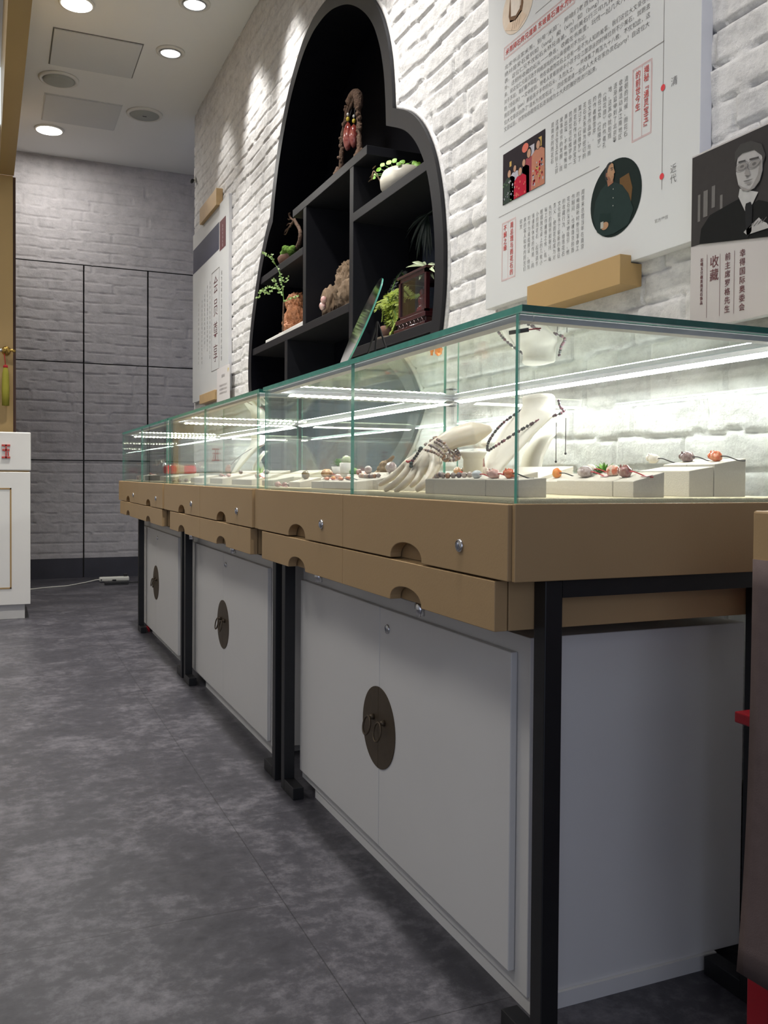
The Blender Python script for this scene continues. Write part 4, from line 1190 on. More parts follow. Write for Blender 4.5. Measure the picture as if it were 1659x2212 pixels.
for i, l in enumerate(SEC3):
    text(board, 'column_lettering', l, X1, 1.842 + i * .0201, 1.569, 0.0138, MT['ink'], pitch=.0146, vertical=True)
text(board, 'heading_lettering', '周总理与雨花石的', X1, 2.171, 1.574, 0.0178, MT['ink_red'], pitch=.0184, vertical=True, thick=.0002)
text(board, 'heading_lettering', '不解之缘', X1, 2.206, 1.574, 0.0178, MT['ink_red'], pitch=.0184, vertical=True, thick=.0002)
text(board, 'era_lettering', '清', X1, 1.534, 1.713, 0.021, MT['ink'])
text(board, 'era_lettering', '近代', X1, 1.5225, 1.530, 0.020, MT['ink'], pitch=.021, vertical=True)
text(board, 'caption_lettering', '官方微信', X1, 1.580, 1.4285, 0.009, MT['ink'], width=.042)
# group photo on the board
CP = {}
def cm(name, c):
    if name not in CP: CP[name] = mat('print_' + name, c, 0.6, spec=0.08, vary=0.12, vscale=60)
    return CP[name]
ph = MB(); Y0, Y1, Z0, Z1 = 2.009, 2.221, 1.632, 1.773
flat(ph, rect(Y0, Y1, Z0, Z1), X1, 0)
def person_print(mb, cy, top, w, skin, cloth, hair, base, X):
    flat(mb, [(cy - w, base), (cy + w, base), (cy + w * .95, top - w * 1.0), (cy + w * .45, top - w * .72), (cy - w * .45, top - w * .72), (cy - w * .95, top - w * 1.0)], X, cloth)
    flat(mb, ell(cy, top - w * .36, w * .34, w * .44), X - .0002, hair)
    flat(mb, ell(cy, top - w * .42, w * .27, w * .34), X - .0004, skin)
flat(ph, rect(2.06, 2.085, 1.72, 1.752), X2, 5); flat(ph, rect(2.025, 2.04, 1.735, 1.76), X2, 6); flat(ph, ell(2.105, 1.755, .016, .012), X2, 7); flat(ph, rect(2.175, 2.185, 1.728, 1.742), X2, 6)
for args in ((2.185, 1.722, .030, 4, 2, 8), (2.156, 1.726, .026, 4, 5, 8), (2.085, 1.748, .034, 4, 3, 8), (2.11, 1.728, .028, 4, 9, 8)):
    person_print(ph, *args, Z0, X3)
person_print(ph, 2.128, 1.712, .032, 4, 1, 8, Z0, X4)
person_print(ph, 2.040, 1.755, .032, 4, 10, 8, Z0, X4)
rr = random.Random(5)
for k in range(40):
    yy, zz = rr.uniform(2.015, 2.065), rr.uniform(1.635, 1.70); flat(ph, ell(yy, zz, rr.uniform(.002, .005), rr.uniform(.002, .005), 7), X5, rr.choice([6, 7, 1, 5]))
for k in range(30):
    yy, zz = rr.uniform(2.155, 2.218), rr.uniform(1.635, 1.69); flat(ph, ell(yy, zz, rr.uniform(.001, .004), rr.uniform(.001, .004), 7), X5, rr.choice([5, 9, 11]))
for k in range(12):
    yy, zz = rr.uniform(2.10, 2.155), rr.uniform(1.635, 1.675); flat(ph, ell(yy, zz, rr.uniform(.002, .004), rr.uniform(.002, .004), 7), X5, 7)
ph.build('group_photo', [cm('night', (.02, .014, .018)), cm('crimson', (.38, .01, .03)), cm('darkgreen', (.03, .045, .035)), cm('wine', (.25, .05, .06)), cm('skin', (.42, .24, .16)),
                         cm('pale', (.40, .38, .42)), cm('gold', (.50, .33, .10)), cm('rose', (.55, .14, .10)), cm('hair', (.018, .014, .014)), cm('lilac', (.30, .28, .36)), cm('salmon', (.40, .17, .11)), cm('green', (.10, .16, .08))], board)
# oval picture: a seated man in a dark green jacket
ov = MB(); OY, OZ, RY, RZ = 1.7165, 1.5135, .0935, .0875
flat(ov, ell(OY, OZ, RY, RZ, 48), X1, 0)
flat(ov, [(1.700, 1.553), (1.668, 1.556), (1.655, 1.520), (1.662, 1.470), (1.70, 1.47)], X2, 4)      # chair back
flat(ov, [(1.782, 1.450), (1.798, 1.490), (1.790, 1.525), (1.770, 1.546), (1.745, 1.556), (1.722, 1.552), (1.690, 1.535), (1.668, 1.510), (1.650, 1.470), (1.668, 1.440), (1.72, 1.432), (1.76, 1.436)], X3, 1)
flat(ov, [(1.775, 1.470), (1.73, 1.462), (1.73, 1.482), (1.772, 1.492)], X4, 5)
flat(ov, ell(1.7385, 1.5790, .0165, .0220, 24, .12), X4, 3)                                          # hair
flat(ov, [(1.746, 1.562), (1.742, 1.546), (1.722, 1.550), (1.724, 1.562)], X4 - .0002, 6)             # neck
flat(ov, [(1.7435, 1.5855), (1.738, 1.5935), (1.728, 1.5965), (1.7225, 1.592), (1.7215, 1.583), (1.7195, 1.579), (1.7165, 1.5715), (1.7205, 1.5695), (1.7200, 1.5640), (1.7225, 1.5575), (1.730, 1.5535), (1.738, 1.5575), (1.7445, 1.566), (1.7455, 1.575)], X5, 2)
Xf = X5 - .0003
flat(ov, [(1.744, 1.5665), (1.7375, 1.5580), (1.7305, 1.5545), (1.733, 1.562), (1.739, 1.570)], Xf, 6)
flat(ov, [(1.7330, 1.5845), (1.7235, 1.5835), (1.7235, 1.5850), (1.7325, 1.5865)], Xf, 3); flat(ov, [(1.7315, 1.5805), (1.7240, 1.5795), (1.7240, 1.5810), (1.7310, 1.5818)], Xf, 3)
flat(ov, [(1.7280, 1.5628), (1.7205, 1.5632), (1.7205, 1.5642), (1.7280, 1.5638)], Xf, 6)
flat(ov, ell(1.7470, 1.5745, .0030, .0055, 12), Xf, 6)
flat(ov, ell(1.752, 1.458, .014, .009, 14), X5, 2); flat(ov, rect(1.757, 1.768, 1.455, 1.470), X5 - .0002, 7)
for zz in (1.535, 1.515, 1.497): flat(ov, ell(1.722, zz, .0016, .0016, 8), X5, 7)
ov.build('oval_picture', [cm('deepgreen', (.010, .018, .016)), cm('jacket', (.016, .030, .028)), cm('face', (.36, .21, .12)), cm('greyhair', (.035, .035, .035)), cm('chair', (.12, .065, .025)),
                          cm('sleeve', (.011, .024, .022)), cm('faceshade', (.26, .12, .075)), cm('shirt', (.36, .36, .32))], board)
# beige drawing at the top
av = MB(); flat(av, ell(2.152, 2.155, .080, .070, 40), X1, 0)
flat(av, [(2.198, 2.145), (2.19, 2.126), (2.160, 2.120), (2.128, 2.130), (2.122, 2.15), (2.128, 2.20), (2.135, 2.15), (2.160, 2.132), (2.186, 2.14), (2.190, 2.2)], X2, 1)
flat(av, [(2.185, 2.14), (2.16, 2.132), (2.14, 2.142), (2.138, 2.20), (2.185, 2.20)], X3, 2)
flat(av, [(2.215, 2.115), (2.19, 2.132), (2.165, 2.122), (2.135, 2.134), (2.105, 2.108), (2.15, 2.088)], X2, 3)
for k in range(4): flat(av, [(2.18 - k * .012, 2.10), (2.181 - k * .012, 2.10), (2.172 - k * .012, 2.124), (2.171 - k * .012, 2.124)], X3, 1)
av.build('drawing', [cm('beige', (.62, .52, .42)), cm('umber', (.16, .09, .05)), cm('cream', (.68, .60, .52)), cm('buff', (.62, .48, .36))], board)

# wooden bracket under the board
t = thing('board_bracket', 'gold-brown wooden ledge holding the bottom of the large board', 'bracket', (1.30, 1.85, 1.30))
MB().prism_y([(1.278, 1.302), (1.278, 1.369), (1.3085, 1.369), (1.3085, 1.352), (1.338, 1.352), (1.338, 1.302)], 1.655, 2.039).build('ledge', MT['gold_edge'], t, bevel=0.001)

# portrait poster, right
PX = 1.278
t = thing('portrait_poster', 'smaller poster with a black-and-white photo of a man in a dark suit', 'poster', (PX, 1.2, 1.17))
MB().box(PX, PX + 0.018, 0.86, 1.432, 1.166, 1.512, mis=[0, 1, 1, 1, 1, 1]).build('panel', [MT['pinkpaper'], MT['poster_edge']], t, bevel=0.001)
def PQ(px, py): 
    p = at(px, py, x=PX); return (p.y, p.z)
K1, K2, K3, K4, K5 = (PX - .0006 * k for k in range(1, 6))
pr = MB()
flat(pr, [(1.430, 1.332), (.862, 1.332), (.862, 1.508), (1.430, 1.508)], K1, 0)
for (px0, px1, py0, py1, c) in ((1520, 1530, 410, 470, 1), (1538, 1546, 400, 450, 1), (1556, 1562, 420, 460, 1), (1508, 1514, 420, 480, 1)):
    a, b = PQ(px0, py1), PQ(px1, py0); flat(pr, rect(b[0], a[0], a[1], b[1]), K2, c)
flat(pr, [PQ(*q) for q in ((1512, 528), (1516, 495), (1535, 465), (1570, 445), (1597, 430), (1612, 450), (1640, 432), (1659, 436), (1700, 470), (1720, 505))], K3, 2)
flat(pr, [PQ(*q) for q in ((1597, 425), (1606, 445), (1614, 462), (1628, 440), (1640, 415), (1600, 408))], K4, 3)
flat(pr, [PQ(*q) for q in ((1614, 440), (1624, 436), (1628, 447), (1626, 500), (1616, 515), (1612, 470), (1612, 448))], K5, 4)
flat(pr, [PQ(*q) for q in ((1594, 350), (1592, 375), (1597, 400), (1606, 412), (1618, 414), (1632, 407), (1644, 390), (1650, 368), (1650, 335), (1640, 315), (1610, 318), (1597, 332))], K4, 5)
flat(pr, [PQ(*q) for q in ((1590, 352), (1590, 330), (1602, 312), (1625, 304), (1648, 312), (1656, 335), (1652, 352), (1648, 336), (1632, 324), (1606, 332), (1597, 340))], K5, 6)
fx = K5 - .0004
for q0, q1 in (((1598, 353), (1613, 349)), ((1622, 347), (1642, 342))):
    a, b = PQ(*q0), PQ(*q1); flat(pr, [(a[0], a[1]), (b[0], b[1]), (b[0], b[1] + .003), (a[0], a[1] + .003)], fx, 6)
for q in ((1606, 360), (1632, 354)):
    c = PQ(*q); flat(pr, ell(c[0], c[1], .0125, .0062, 18), fx, 8)
    o_, i_ = ell(c[0], c[1] - .0005, .0160, .0095, 22), ell(c[0], c[1] - .0005, .0152, .0088, 22)
    pr.add([(fx - .0006, y, z) for y, z in o_] + [(fx - .0006, y, z) for y, z in i_], [(k, (k + 1) % 22, 22 + (k + 1) % 22, 22 + k) for k in range(22)], 7)
    flat(pr, ell(c[0], c[1], .0048, .0024, 12), fx - .0003, 7)
flat(pr, [PQ(*q) for q in ((1617, 356), (1611, 376), (1616, 381), (1624, 378), (1620, 366))], fx, 8)
flat(pr, [PQ(*q) for q in ((1611, 380), (1617, 383), (1623, 380), (1617, 379))], fx - .0003, 7)
flat(pr, [PQ(*q) for q in ((1608, 392), (1618, 389.5), (1631, 386), (1620, 391), (1612, 393))], fx, 7)
flat(pr, [PQ(*q) for q in ((1611, 397), (1620, 395), (1628, 392), (1621, 399))], fx, 8)
flat(pr, [PQ(*q) for q in ((1650, 340), (1650, 368), (1644, 390), (1632, 407), (1620, 413), (1630, 398), (1640, 378), (1644, 352))], fx, 8)
flat(pr, [PQ(*q) for q in ((1597, 398), (1606, 411), (1618, 414), (1630, 408), (1618, 409), (1606, 404))], fx - .0002, 8)
flat(pr, [PQ(*q) for q in ((1609, 502), (1622, 488), (1632, 480), (1642, 470), (1650, 478), (1659, 482), (1665, 492), (1640, 500), (1616, 508))], K5, 5)
for k in range(4):
    a, b = PQ(1622 + k * 9, 494 - k * 4), PQ(1632 + k * 9, 482 - k * 4); flat(pr, [(a[0], a[1]), (b[0], b[1]), (b[0], b[1] + .0016), (a[0], a[1] + .0016)], fx, 7)
pr.build('printed_photo', [cm('shadow', (.040, .036, .035)), cm('blurgrey', (.14, .13, .125)), cm('suit', (.010, .010, .010)), cm('collar', (.40, .39, .38)), cm('tie', (.016, .016, .017)),
                           cm('greyface', (.36, .345, .335)), cm('greyhair2', (.055, .052, .05)), cm('greyshade', (.12, .112, .108)), cm('greymid', (.24, .225, .215))], t)
def colpx(s, px, py0, py1, size, m, par=t, X=K1):
    a, b = at(px, py0, x=X), at(px, py1, x=X)
    text(par, 'lettering', s, X, a.y, a.z + size * .1, size, m, pitch=(a.z - b.z) / len(s), vertical=True, thick=.0002)
colpx('幸得国际奥委会', 1604, 540, 676, .0150, MT['ink_maroon'])
colpx('前主席罗格先生', 1572, 548, 680, .0150, MT['ink_maroon'])
colpx('收藏', 1543, 555, 613, .0245, MT['ink_maroon'])
colpx('石唯玉只做真雨花石饰品', 1516, 559, 660, .0078, MT['ink_maroon'])
rl = MB()
for px, p0, p1 in ((1528, 550, 686), (1556, 548, 682), (1587, 541, 677)):
    a, b = at(px, p0, x=K1), at(px, p1, x=K1); flat(rl, rect(a.y, a.y + .0008, b.z, a.z), K1)
rl.build('rules', MT['ink_maroon'], t)

# far poster near the wall corner
QX = 1.318
t = thing('membership_poster', 'tall narrow poster with a navy block and one big column of characters', 'poster', (QX, 6.1, 1.40))
MB().box(QX, QX + .022, 5.515, 6.61, 1.392, 2.60, mis=[0, 1, 1, 1, 1, 1]).build('panel', [MT['poster'], MT['poster_edge']], t, bevel=0.001)
k1, k2 = QX - .0008, QX - .0014
a = MB(); flat(a, rect(5.773, 6.60, 2.318, 2.49), k1); a.build('navy_block', MT['ink_navy'], t)
a = MB(); flat(a, rect(5.59, 5.755, 2.297, 2.483), k1); a.build('maroon_block', MT['ink_maroon'], t)
a = MB(); frame_lines(a, 5.763, 5.985, 1.553, 2.203, k1, .004); a.build('title_frame', MT['ink_line'], t)
text(t, 'title_lettering', '会员尊享', k1, 5.868, 2.165, .125, MT['ink_maroon'], pitch=.148, vertical=True)
for s, yy, z1, sz, pt in (('成为店铺会员即享各类专属折扣优惠', 5.70, 2.165, .030, .036), ('会员生日当月到店享受双倍积分礼遇', 6.035, 2.165, .026, .033), ('积分可以兑换店内指定的精美礼品', 6.115, 2.150, .026, .030),
                          ('（详情请咨询店内服务人员）', 6.20, 2.14, .026, .032), ('「专属会员日活动以及新品优先体验」', 6.29, 2.11, .024, .030), ('「雨花石鉴赏课堂免费参加名额」', 6.40, 2.11, .022, .034)):
    text(t, 'column_lettering', s, k1, yy, z1, sz, MT['ink'], pitch=pt, vertical=True)
text(t, 'tag_lettering', '会员专享礼遇', k2, 5.672, 2.45, .022, MT['paper_card'], pitch=.024, vertical=True)
for (z0, z1, y0, y1, lab) in ((2.592, 2.70, 5.76, 6.27, 'light wooden ledge on top of the far narrow poster'), (1.357, 1.42, 5.79, 6.26, 'light wooden ledge under the far narrow poster')):
    b = thing('poster_bracket', lab, 'bracket', (1.31, 6.0, z0))
    MB().box(1.295, 1.338, y0, y1, z0, z1).build('ledge', mat('light_wood', (0.50, 0.34, 0.17), 0.5, vary=.15, vscale=20), b, bevel=0.002)
c = thing('notice_card', 'small white notice card fixed at the lower corner of the far narrow poster', 'card', (1.31, 5.6, 1.37))
MB().box(1.306, 1.310, 5.43, 5.77, 1.33, 1.548).build('card', MT['paper_card'], c)
a = MB(); flat(a, [(5.48, 1.50), (5.45, 1.52), (5.47, 1.53)], 1.3054); a.build('yellow_mark', MT['yellow'], c)
text(c, 'lettering', '温馨提示', 1.3054, 5.64, 1.50, .022, MT['ink'])
for k in range(3): text(c, 'lettering', '请勿触摸展柜内的商品谢谢', 1.3054, 5.70, 1.44 - k * .024, .016, MT['ink_line'], width=.2)
# ================================================================== DISPLAY CASES AND CABINETS
ZG, ZM, ZL = 0.8325, 0.7215, 0.645      # top of the board box, foot of upper drawers, foot of lower drawers
XD, XBODY, XBK = 0.665, 0.689, 1.285
ZS0, ZS1 = 1.1040, 1.1136               # top pane
XG = 0.683                              # front panes
def drawer_face(y0, y1, z0, z1, yc, hw=.066, hh=.031):
    """front board with a half-oval finger cut-out in its lower edge"""
    p = [(y0, z0), (yc - hw, z0)] + [(yc - hw * math.cos(math.pi * k / 16), z0 + hh * math.sin(math.pi * k / 16) ** .8) for k in range(1, 16)] + [(yc + hw, z0), (y1, z0), (y1, z1), (y0, z1)]
    return MB().prism(p, XD, XBODY - .002)
def lock(parent, y, z, x, r=.0105):
    l = MB().lathe([(r, 0.002), (r, -.002), (r * .82, -.0045), (r * .72, -.003), (r * .62, -.0045), (0, -.0045)], (x, y, z), 20, axis='x')
    l.box(x - .0062, x - .004, y - .0008, y + .0008, z - r * .45, z + r * .45)
    return l.build('lock', MT['chrome'], parent)

# y values per case: box ends, drawer split, lower box ends, legs (near face of near leg, of far leg), panes near/far
CASES = [
    dict(g=(1.095, 2.436), d=(1.105, 2.432), sp=1.767, low=(1.140, 2.388), legs=(1.108, 2.388), pane=(1.111, 2.425), slab=(1.100, 2.445), cut=(1.452, 2.081), lk=(1.247, 1.898), endw=.0085,
         where='nearest', near='nearest of the three glass display cases, on black steel legs'),
    dict(g=(2.447, 3.942), d=(2.493, 3.934), sp=3.203, low=(2.510, 3.800), legs=(2.478, 3.807), pane=(2.500, 3.930), slab=(2.485, 3.945), cut=(2.873, 3.547), lk=(2.665, 3.352), endw=.038,
         where='middle', near='middle one of the three glass display cases, on black steel legs'),
    dict(g=(3.948, 5.500), d=(3.985, 5.494), sp=4.718, low=(3.995, 5.430), legs=(3.885, 5.150), pane=(3.985, 5.470), slab=(3.960, 5.480), cut=(4.385, 5.092), lk=(4.155, 4.877), endw=.030,
         where='farthest', near='farthest of the three glass display cases, on black steel legs'),
]
LEGX = (0.731, 0.760)
for ci, c in enumerate(CASES):
    y0, y1 = c['g']
    t = thing('display_case', c['near'], 'display case', (0.98, (y0 + y1) / 2, 0), 'glass display cases along the brick wall')
    # boards
    ub = MB()
    ub.box(XBODY, XBK, y0 + .012, y1 - .012, ZM, ZG - .004)
    ub.build('upper_box', MT['gold'], t)
    for a, b in ((y0, y0 + c['endw']), (y1 - .010, y1)):
        MB().box(0.671, XBK, a, b, ZM, ZG).build('end_panel', MT['gold'], t, bevel=.0012)
    l0, l1 = c['low']
    lb = MB(); lb.box(XBODY, 1.25, l0, l1, ZL, ZM - .001); lb.build('lower_box', MT['gold'], t, bevel=.001)
    for (a, b, k) in ((c['d'][0], c['sp'] - .0012, 0), (c['sp'] + .0012, c['d'][1], 1)):
        dr = drawer_face(a, b, ZM + .0005, ZG - .001, c['cut'][k]).build('upper_drawer', MT['gold'], t, bevel=.0012)
        lock(dr, c['lk'][k], .763, XD)
    for (a, b, k) in ((l0, c['sp'] - .0012, 0), (c['sp'] + .0012, l1, 1)):
        dr = drawer_face(a, b, ZL, ZM - .0025, c['cut'][k], hh=.029).build('lower_drawer', MT['gold'], t, bevel=.0012)
    for k in ((0, 1) if ci < 2 else ()):
        yy = (c['cut'][0] + .01, c['cut'][1] - .065)[k] if ci == 0 else c['cut'][k] - .02
        cl = MB(); cl.lathe([(.0085, -.025), (.0085, 0)], (0.700, yy, ZL), 14); cl.box(.694, .700, yy + .008, yy + .013, ZL - .014, ZL)
        cl.build('lock_barrel', MT['chrome'], t)
    # black steel frame
    ly0, ly1 = c['legs']
    w = .030
    for front in (True, False):
        for yy, s in ((ly0, 1), (ly1, -1)):
            lx = LEGX[0] if front else (1.142 if s > 0 and ci < 2 else 1.2445)
            lg = MB().box(lx, lx + w, yy, yy + w, 0, ZM - .001).build('leg', MT['steel'], t, bevel=.0015)
            fy = (yy + w, yy + w + .083) if s > 0 else (yy - .083, yy)
            MB().box(lx, lx + w, fy[0], fy[1], 0.0, .032).build('foot', MT['steel'], lg, bevel=.0015)
    for yy in (ly0, ly1):
        MB().box(LEGX[0] + w, 1.142, yy, yy + w, ZM - .027, ZM - .001).build('cross_bar', MT['steel'], t)
    MB().box(1.149, 1.165, ly0 + w, ly1, ZM - .04, ZM - .012).build('back_bar', MT['steel'], t)
    # glass
    p0, p1 = c['pane']; th = .007
    GM = [MT['glass'], MT['glass_edge'], MT['glass_edge_dark'], MT['clear'], MT['glass_under']]
    mid = (p0 + p1) / 2
    for a, b in ((p0 + th, mid - .0004), (mid + .0004, p1 - th)):
        MB().box(XG, XG + th, a, b, ZG, ZS0 - .0003, mis=[0, 0, 1, 1, 1, 1]).build('front_pane', GM, t)
    MB().box(XG, 1.28, p0, p0 + th, ZG, ZS0 - .0003, mis=[1, 1, 0, 0, 1, 1]).build('near_pane', GM, t)
    MB().box(XG, 1.28, p1 - th, p1, ZG, ZS0 - .0003, mis=[1, 1, 0, 0, 1, 1]).build('far_pane', GM, t)
    MB().box(1.275, 1.28, p0 + th, p1 - th, ZG, ZS0 - .0003, mis=[0, 0, 1, 1, 1, 1]).build('back_pane', GM, t)
    s0, s1 = c['slab']
    MB().box(XG - .001, 1.286, s0, s1, ZS0, ZS1, mis=[1, 1, 2, 1, 4, 3]).build('top_pane', GM, t)
    # light channels under the top pane, each with its tape
    q0, q1 = p0 + .012, p1 - .012
    z0, z1 = ZS0 - .0085, ZS0 - .0006
    ch = .022
    def tape(p, q, nin, mk, par, down):
        # a thin strip along p-q hung under the channel's inner lip, looking inwards and down; only that face glows
        p, q, nin = Vector(p), Vector(q), Vector(nin)
        if not down: p, q = p + Vector((0, 0, .0085)) + nin * .0014, q + Vector((0, 0, .0085)) + nin * .0014
        dn = -nin * .0215 - Vector((0, 0, .0056)) if down else Vector((0, 0, -.006)) - nin * .0004
        bk_ = Vector((0, 0, .0012)) if down else -nin * .0012
        vs = [p, p + dn, q, q + dn, p + bk_, p + dn + bk_, q + bk_, q + dn + bk_]
        MB().add(vs, [(0, 2, 3, 1)], 0).add(vs, [(4, 6, 7, 5), (0, 4, 5, 1), (2, 3, 7, 6), (0, 2, 6, 4), (1, 5, 7, 3)], 1).build('light_tape', [MT[mk], MT['alu']], par)
    zt_ = z0 - .0014
    for nm, bx, a_, b_, nin, mk in (('front', (XG + .010, XG + .010 + ch, q0, q1), (XG + .032, q0 + .03, zt_), (XG + .032, q1 - .02, zt_), (1, 0, 0), 'led_y'),
                                    ('back', (1.248, 1.27, q0, q1), (1.248, q0 + .03, zt_), (1.248, q1 - .03, zt_), (-1, 0, 0), 'led_y'),
                                    ('near', (XG + .034, 1.246, q0, q0 + ch), (XG + .06, q0 + ch, zt_), (1.225, q0 + ch, zt_), (0, 1, 0), 'led_x'),
                                    ('far', (XG + .034, 1.246, q1 - ch, q1), (XG + .06, q1 - ch, zt_), (1.225, q1 - ch, zt_), (0, -1, 0), 'led_x')):
        chn = MB().box(*bx, z0, z1).build('light_channel', MT['alu'], t)
        tape(a_, b_, nin, mk, chn, nm in ('back', 'far'))
    pf = MB(); pf.box(XG + .012, 1.268, p0 + .012, p1 - .012, ZG - .003, ZG + .0065)
    pf.build('felt_platform', MT['felt'], t, bevel=.003)

CABS = [
    dict(body=(1.237, 2.4045), d=(1.274, 2.386), sp=1.8255, pl=(1.229, 2.305), lk=1.780, x=.789, label='nearest white two-door cabinet with round dark brass plates, under the glass case'),
    dict(body=(2.690, 3.925), d=(2.716, 3.904), sp=3.3095, pl=(2.72, 3.690), lk=3.270, x=.789, label='middle white two-door cabinet with round dark brass plates, under the glass case'),
    dict(body=(4.190, 5.475), d=(4.218, 5.453), sp=4.836, pl=(4.21, 5.071), lk=4.790, x=.789, label='farthest white two-door cabinet with round dark brass plates, under the glass case'),
]
for ci, c in enumerate(CABS):
    b0, b1 = c['body']
    t = thing('storage_cabinet', c['label'], 'cabinet', (1.02, (b0 + b1) / 2, 0), 'white cabinets under the display cases')
    cb = MB(); cb.box(c['x'], 1.240, b0, b1, .026, .612); cb.build('body', MT['cab'], t, bevel=.0015)
    MB().box(c['x'] + .0045, 1.18, c['pl'][0] + .002, c['pl'][1], 0, .0265).build('plinth', MT['cab'], t)
    zd0, zd1 = (.054, .583) if ci == 0 else (.042, .583) if ci == 1 else (.030, .580)
    zc_, r = .317, .0895
    if ci == 2: zc_ = .303
    for k, (a, b) in enumerate(((c['d'][0], c['sp'] - .0009), (c['sp'] + .0009, c['d'][1]))):
        dr = MB().box(.7755, c['x'] - .0005, a, b, zd0, zd1).build('door', MT['cab'], t, bevel=.002)
        sgn = -1 if k == 0 else 1
        yb_ = c['sp'] + sgn * .0006
        half = [(yb_, zc_ - r)] + [(yb_ + sgn * r * math.sin(math.pi * q / 28), zc_ - r * math.cos(math.pi * q / 28)) for q in range(1, 28)] + [(yb_, zc_ + r)]
        pl = MB().prism(half, .7735, .7757).build('brass_plate', MT['brass'], dr)
        yy = c['sp'] + (.026 if k else -.034)
        zr = zc_ + .018
        rg = MB()
        rg.lathe([(.007, 0), (.006, -.006), (.004, -.010), (0, -.011)], (.7735, yy, zr), 12, axis='x')
        rg.tube([(.7735, yy, zr), (.760, yy, zr)], .0022, 6)
        ring = [(.7605 - .004 * (1 - math.cos(2 * math.pi * q / 20)), yy + .0185 * math.sin(2 * math.pi * q / 20), zr - .018 + .020 * math.cos(2 * math.pi * q / 20)) for q in range(20)]
        rg.tube(ring, .0023, 7, closed=True)
        rg.build('ring_pull', MT['brass'], pl)
        if k == 0:
            lock(dr, c['lk'], .5415, .7755, .0105)
# small red scrap by the foot of the farthest frame
s_ = MB(); s_.hexa([(.776, 5.10, 0), (.776, 5.10, .012), (.776, 5.15, 0), (.770, 5.15, .026), (.784, 5.10, 0), (.784, 5.10, .012), (.784, 5.15, 0), (.784, 5.15, .026)])
tag(s_.build('red_wrapper', MT['red']), 'small red wrapper on the floor by the far cabinet foot', 'wrapper')

# ================================================================== MIRROR ON TOP OF THE CASE
mc = at(785, 690, x=.96)
t = thing('table_mirror', 'frameless oval mirror leaning on a black wire easel on the glass top', 'mirror', (0.99, mc.y, ZS1))
top_, bot_ = at(826, 601, x=1.005), at(742, 785, x=.925)
bot_ = bot_ + (bot_ - top_) * .16
cen = (top_ + bot_) / 2; ax = (top_ - bot_) / 2
vd = (cen - EYE).normalized()
wdir = Vector((.30, -.95, 0)).normalized()
wdir = Vector((0.183, 0.983, 0.0)).normalized()
wdir = (wdir - ax.normalized() * wdir.dot(ax.normalized())).normalized()
nrm = ax.normalized().cross(wdir).normalized()
if nrm.x > 0: nrm = -nrm
mb_ = MB(); N_ = 48; hw_ = .105
ringF = [cen + ax * math.cos(2 * math.pi * k / N_) + wdir * hw_ * math.sin(2 * math.pi * k / N_) + nrm * .0025 for k in range(N_)]
ringB = [p - nrm * .005 for p in ringF]
mb_.add(ringF + ringB, [tuple(range(N_)), tuple(range(N_, 2 * N_))[::-1]] , 0)
n0 = len(mb_.v) - 2 * N_
for k in range(N_):
    l = (k + 1) % N_
    mb_.f.append([n0 + k, n0 + l, n0 + N_ + l, n0 + N_ + k]); mb_.m.append(1); mb_.sm.append(True)
mb_.build('mirror_disc', [MT['mirror'], MT['glass_edge']], t)
ea = MB(); zt_ = ZS1 + .003
b0_ = Vector((cen.x + .05, cen.y, 0))
for s in (-1, 1):
    ea.tube(catmull([(cen.x - .05, cen.y + s * .06, zt_ + .045), (cen.x - .045, cen.y + s * .06, zt_ + .015), (cen.x + .01, cen.y + s * .055, zt_ + .02), (cen.x + .035, cen.y + s * .03, zt_ + .10), (cen.x + .055, cen.y, zt_ + .20)], 6), .003, 7)
    ea.tube(catmull([(cen.x - .05, cen.y + s * .06, zt_ + .02), (cen.x + .0, cen.y + s * .075, zt_), (cen.x + .06, cen.y + s * .06, zt_ + .04), (cen.x + .03, cen.y + s * .04, zt_ + .05), (cen.x + .05, cen.y + s * .05, zt_)], 6), .003, 7)
ea.tube([(cen.x + .055, cen.y, zt_ + .20), (cen.x + .13, cen.y, zt_)], .003, 7)
ea.build('wire_easel', MT['black'], t)
st = MB(); st.hexa([tuple(top_ - ax * .42 + wdir * .03 - nrm * .003), tuple(top_ - ax * .18 + wdir * .03 - nrm * .003), tuple(top_ - ax * .42 - wdir * .0 - nrm * .003), tuple(top_ - ax * .18 - wdir * .0 - nrm * .003),
                    tuple(top_ - ax * .42 + wdir * .03 - nrm * .004), tuple(top_ - ax * .18 + wdir * .03 - nrm * .004), tuple(top_ - ax * .42 - nrm * .004), tuple(top_ - ax * .18 - nrm * .004)])
st.build('beam_reflection', MT['tan'], t)  # tan patch modelled for the gold beam's reflection in the mirror

# ================================================================== THINGS INSIDE THE GLASS CASES
ZP = ZG + .0065
def block(x0, x1, y0, y1, zf, zb, label, group):
    b = MB().hexa([(x0, y0, ZP), (x0, y0, zf), (x0, y1, ZP), (x0, y1, zf), (x1, y0, ZP), (x1, y0, zb), (x1, y1, ZP), (x1, y1, zb)])
    return tag(b.build('display_block', MT['linen'], bevel=.0012), label, 'display block', group)
BL = []   # remembered for placing stones on the sloping tops
def blk(*a): BL.append(a[:6]); return block(*a)
def top_z(x, y):
    z = ZP
    for (x0, x1, y0, y1, zf, zb) in BL:
        if x0 - .004 <= x <= x1 + .004 and y0 - .004 <= y <= y1 + .004: z = max(z, zf + (zb - zf) * (x - x0) / (x1 - x0))
    return z
G1 = 'linen display blocks in the nearest glass case'
blk(1.13, 1.20, 1.200, 1.268, .895, .906, 'tallest cream linen block nearest the viewer, at the right end of the nearest case', G1)
blk(1.13, 1.20, 1.270, 1.330, .895, .906, 'tall cream linen block just left of the tallest one at the right end', G1)
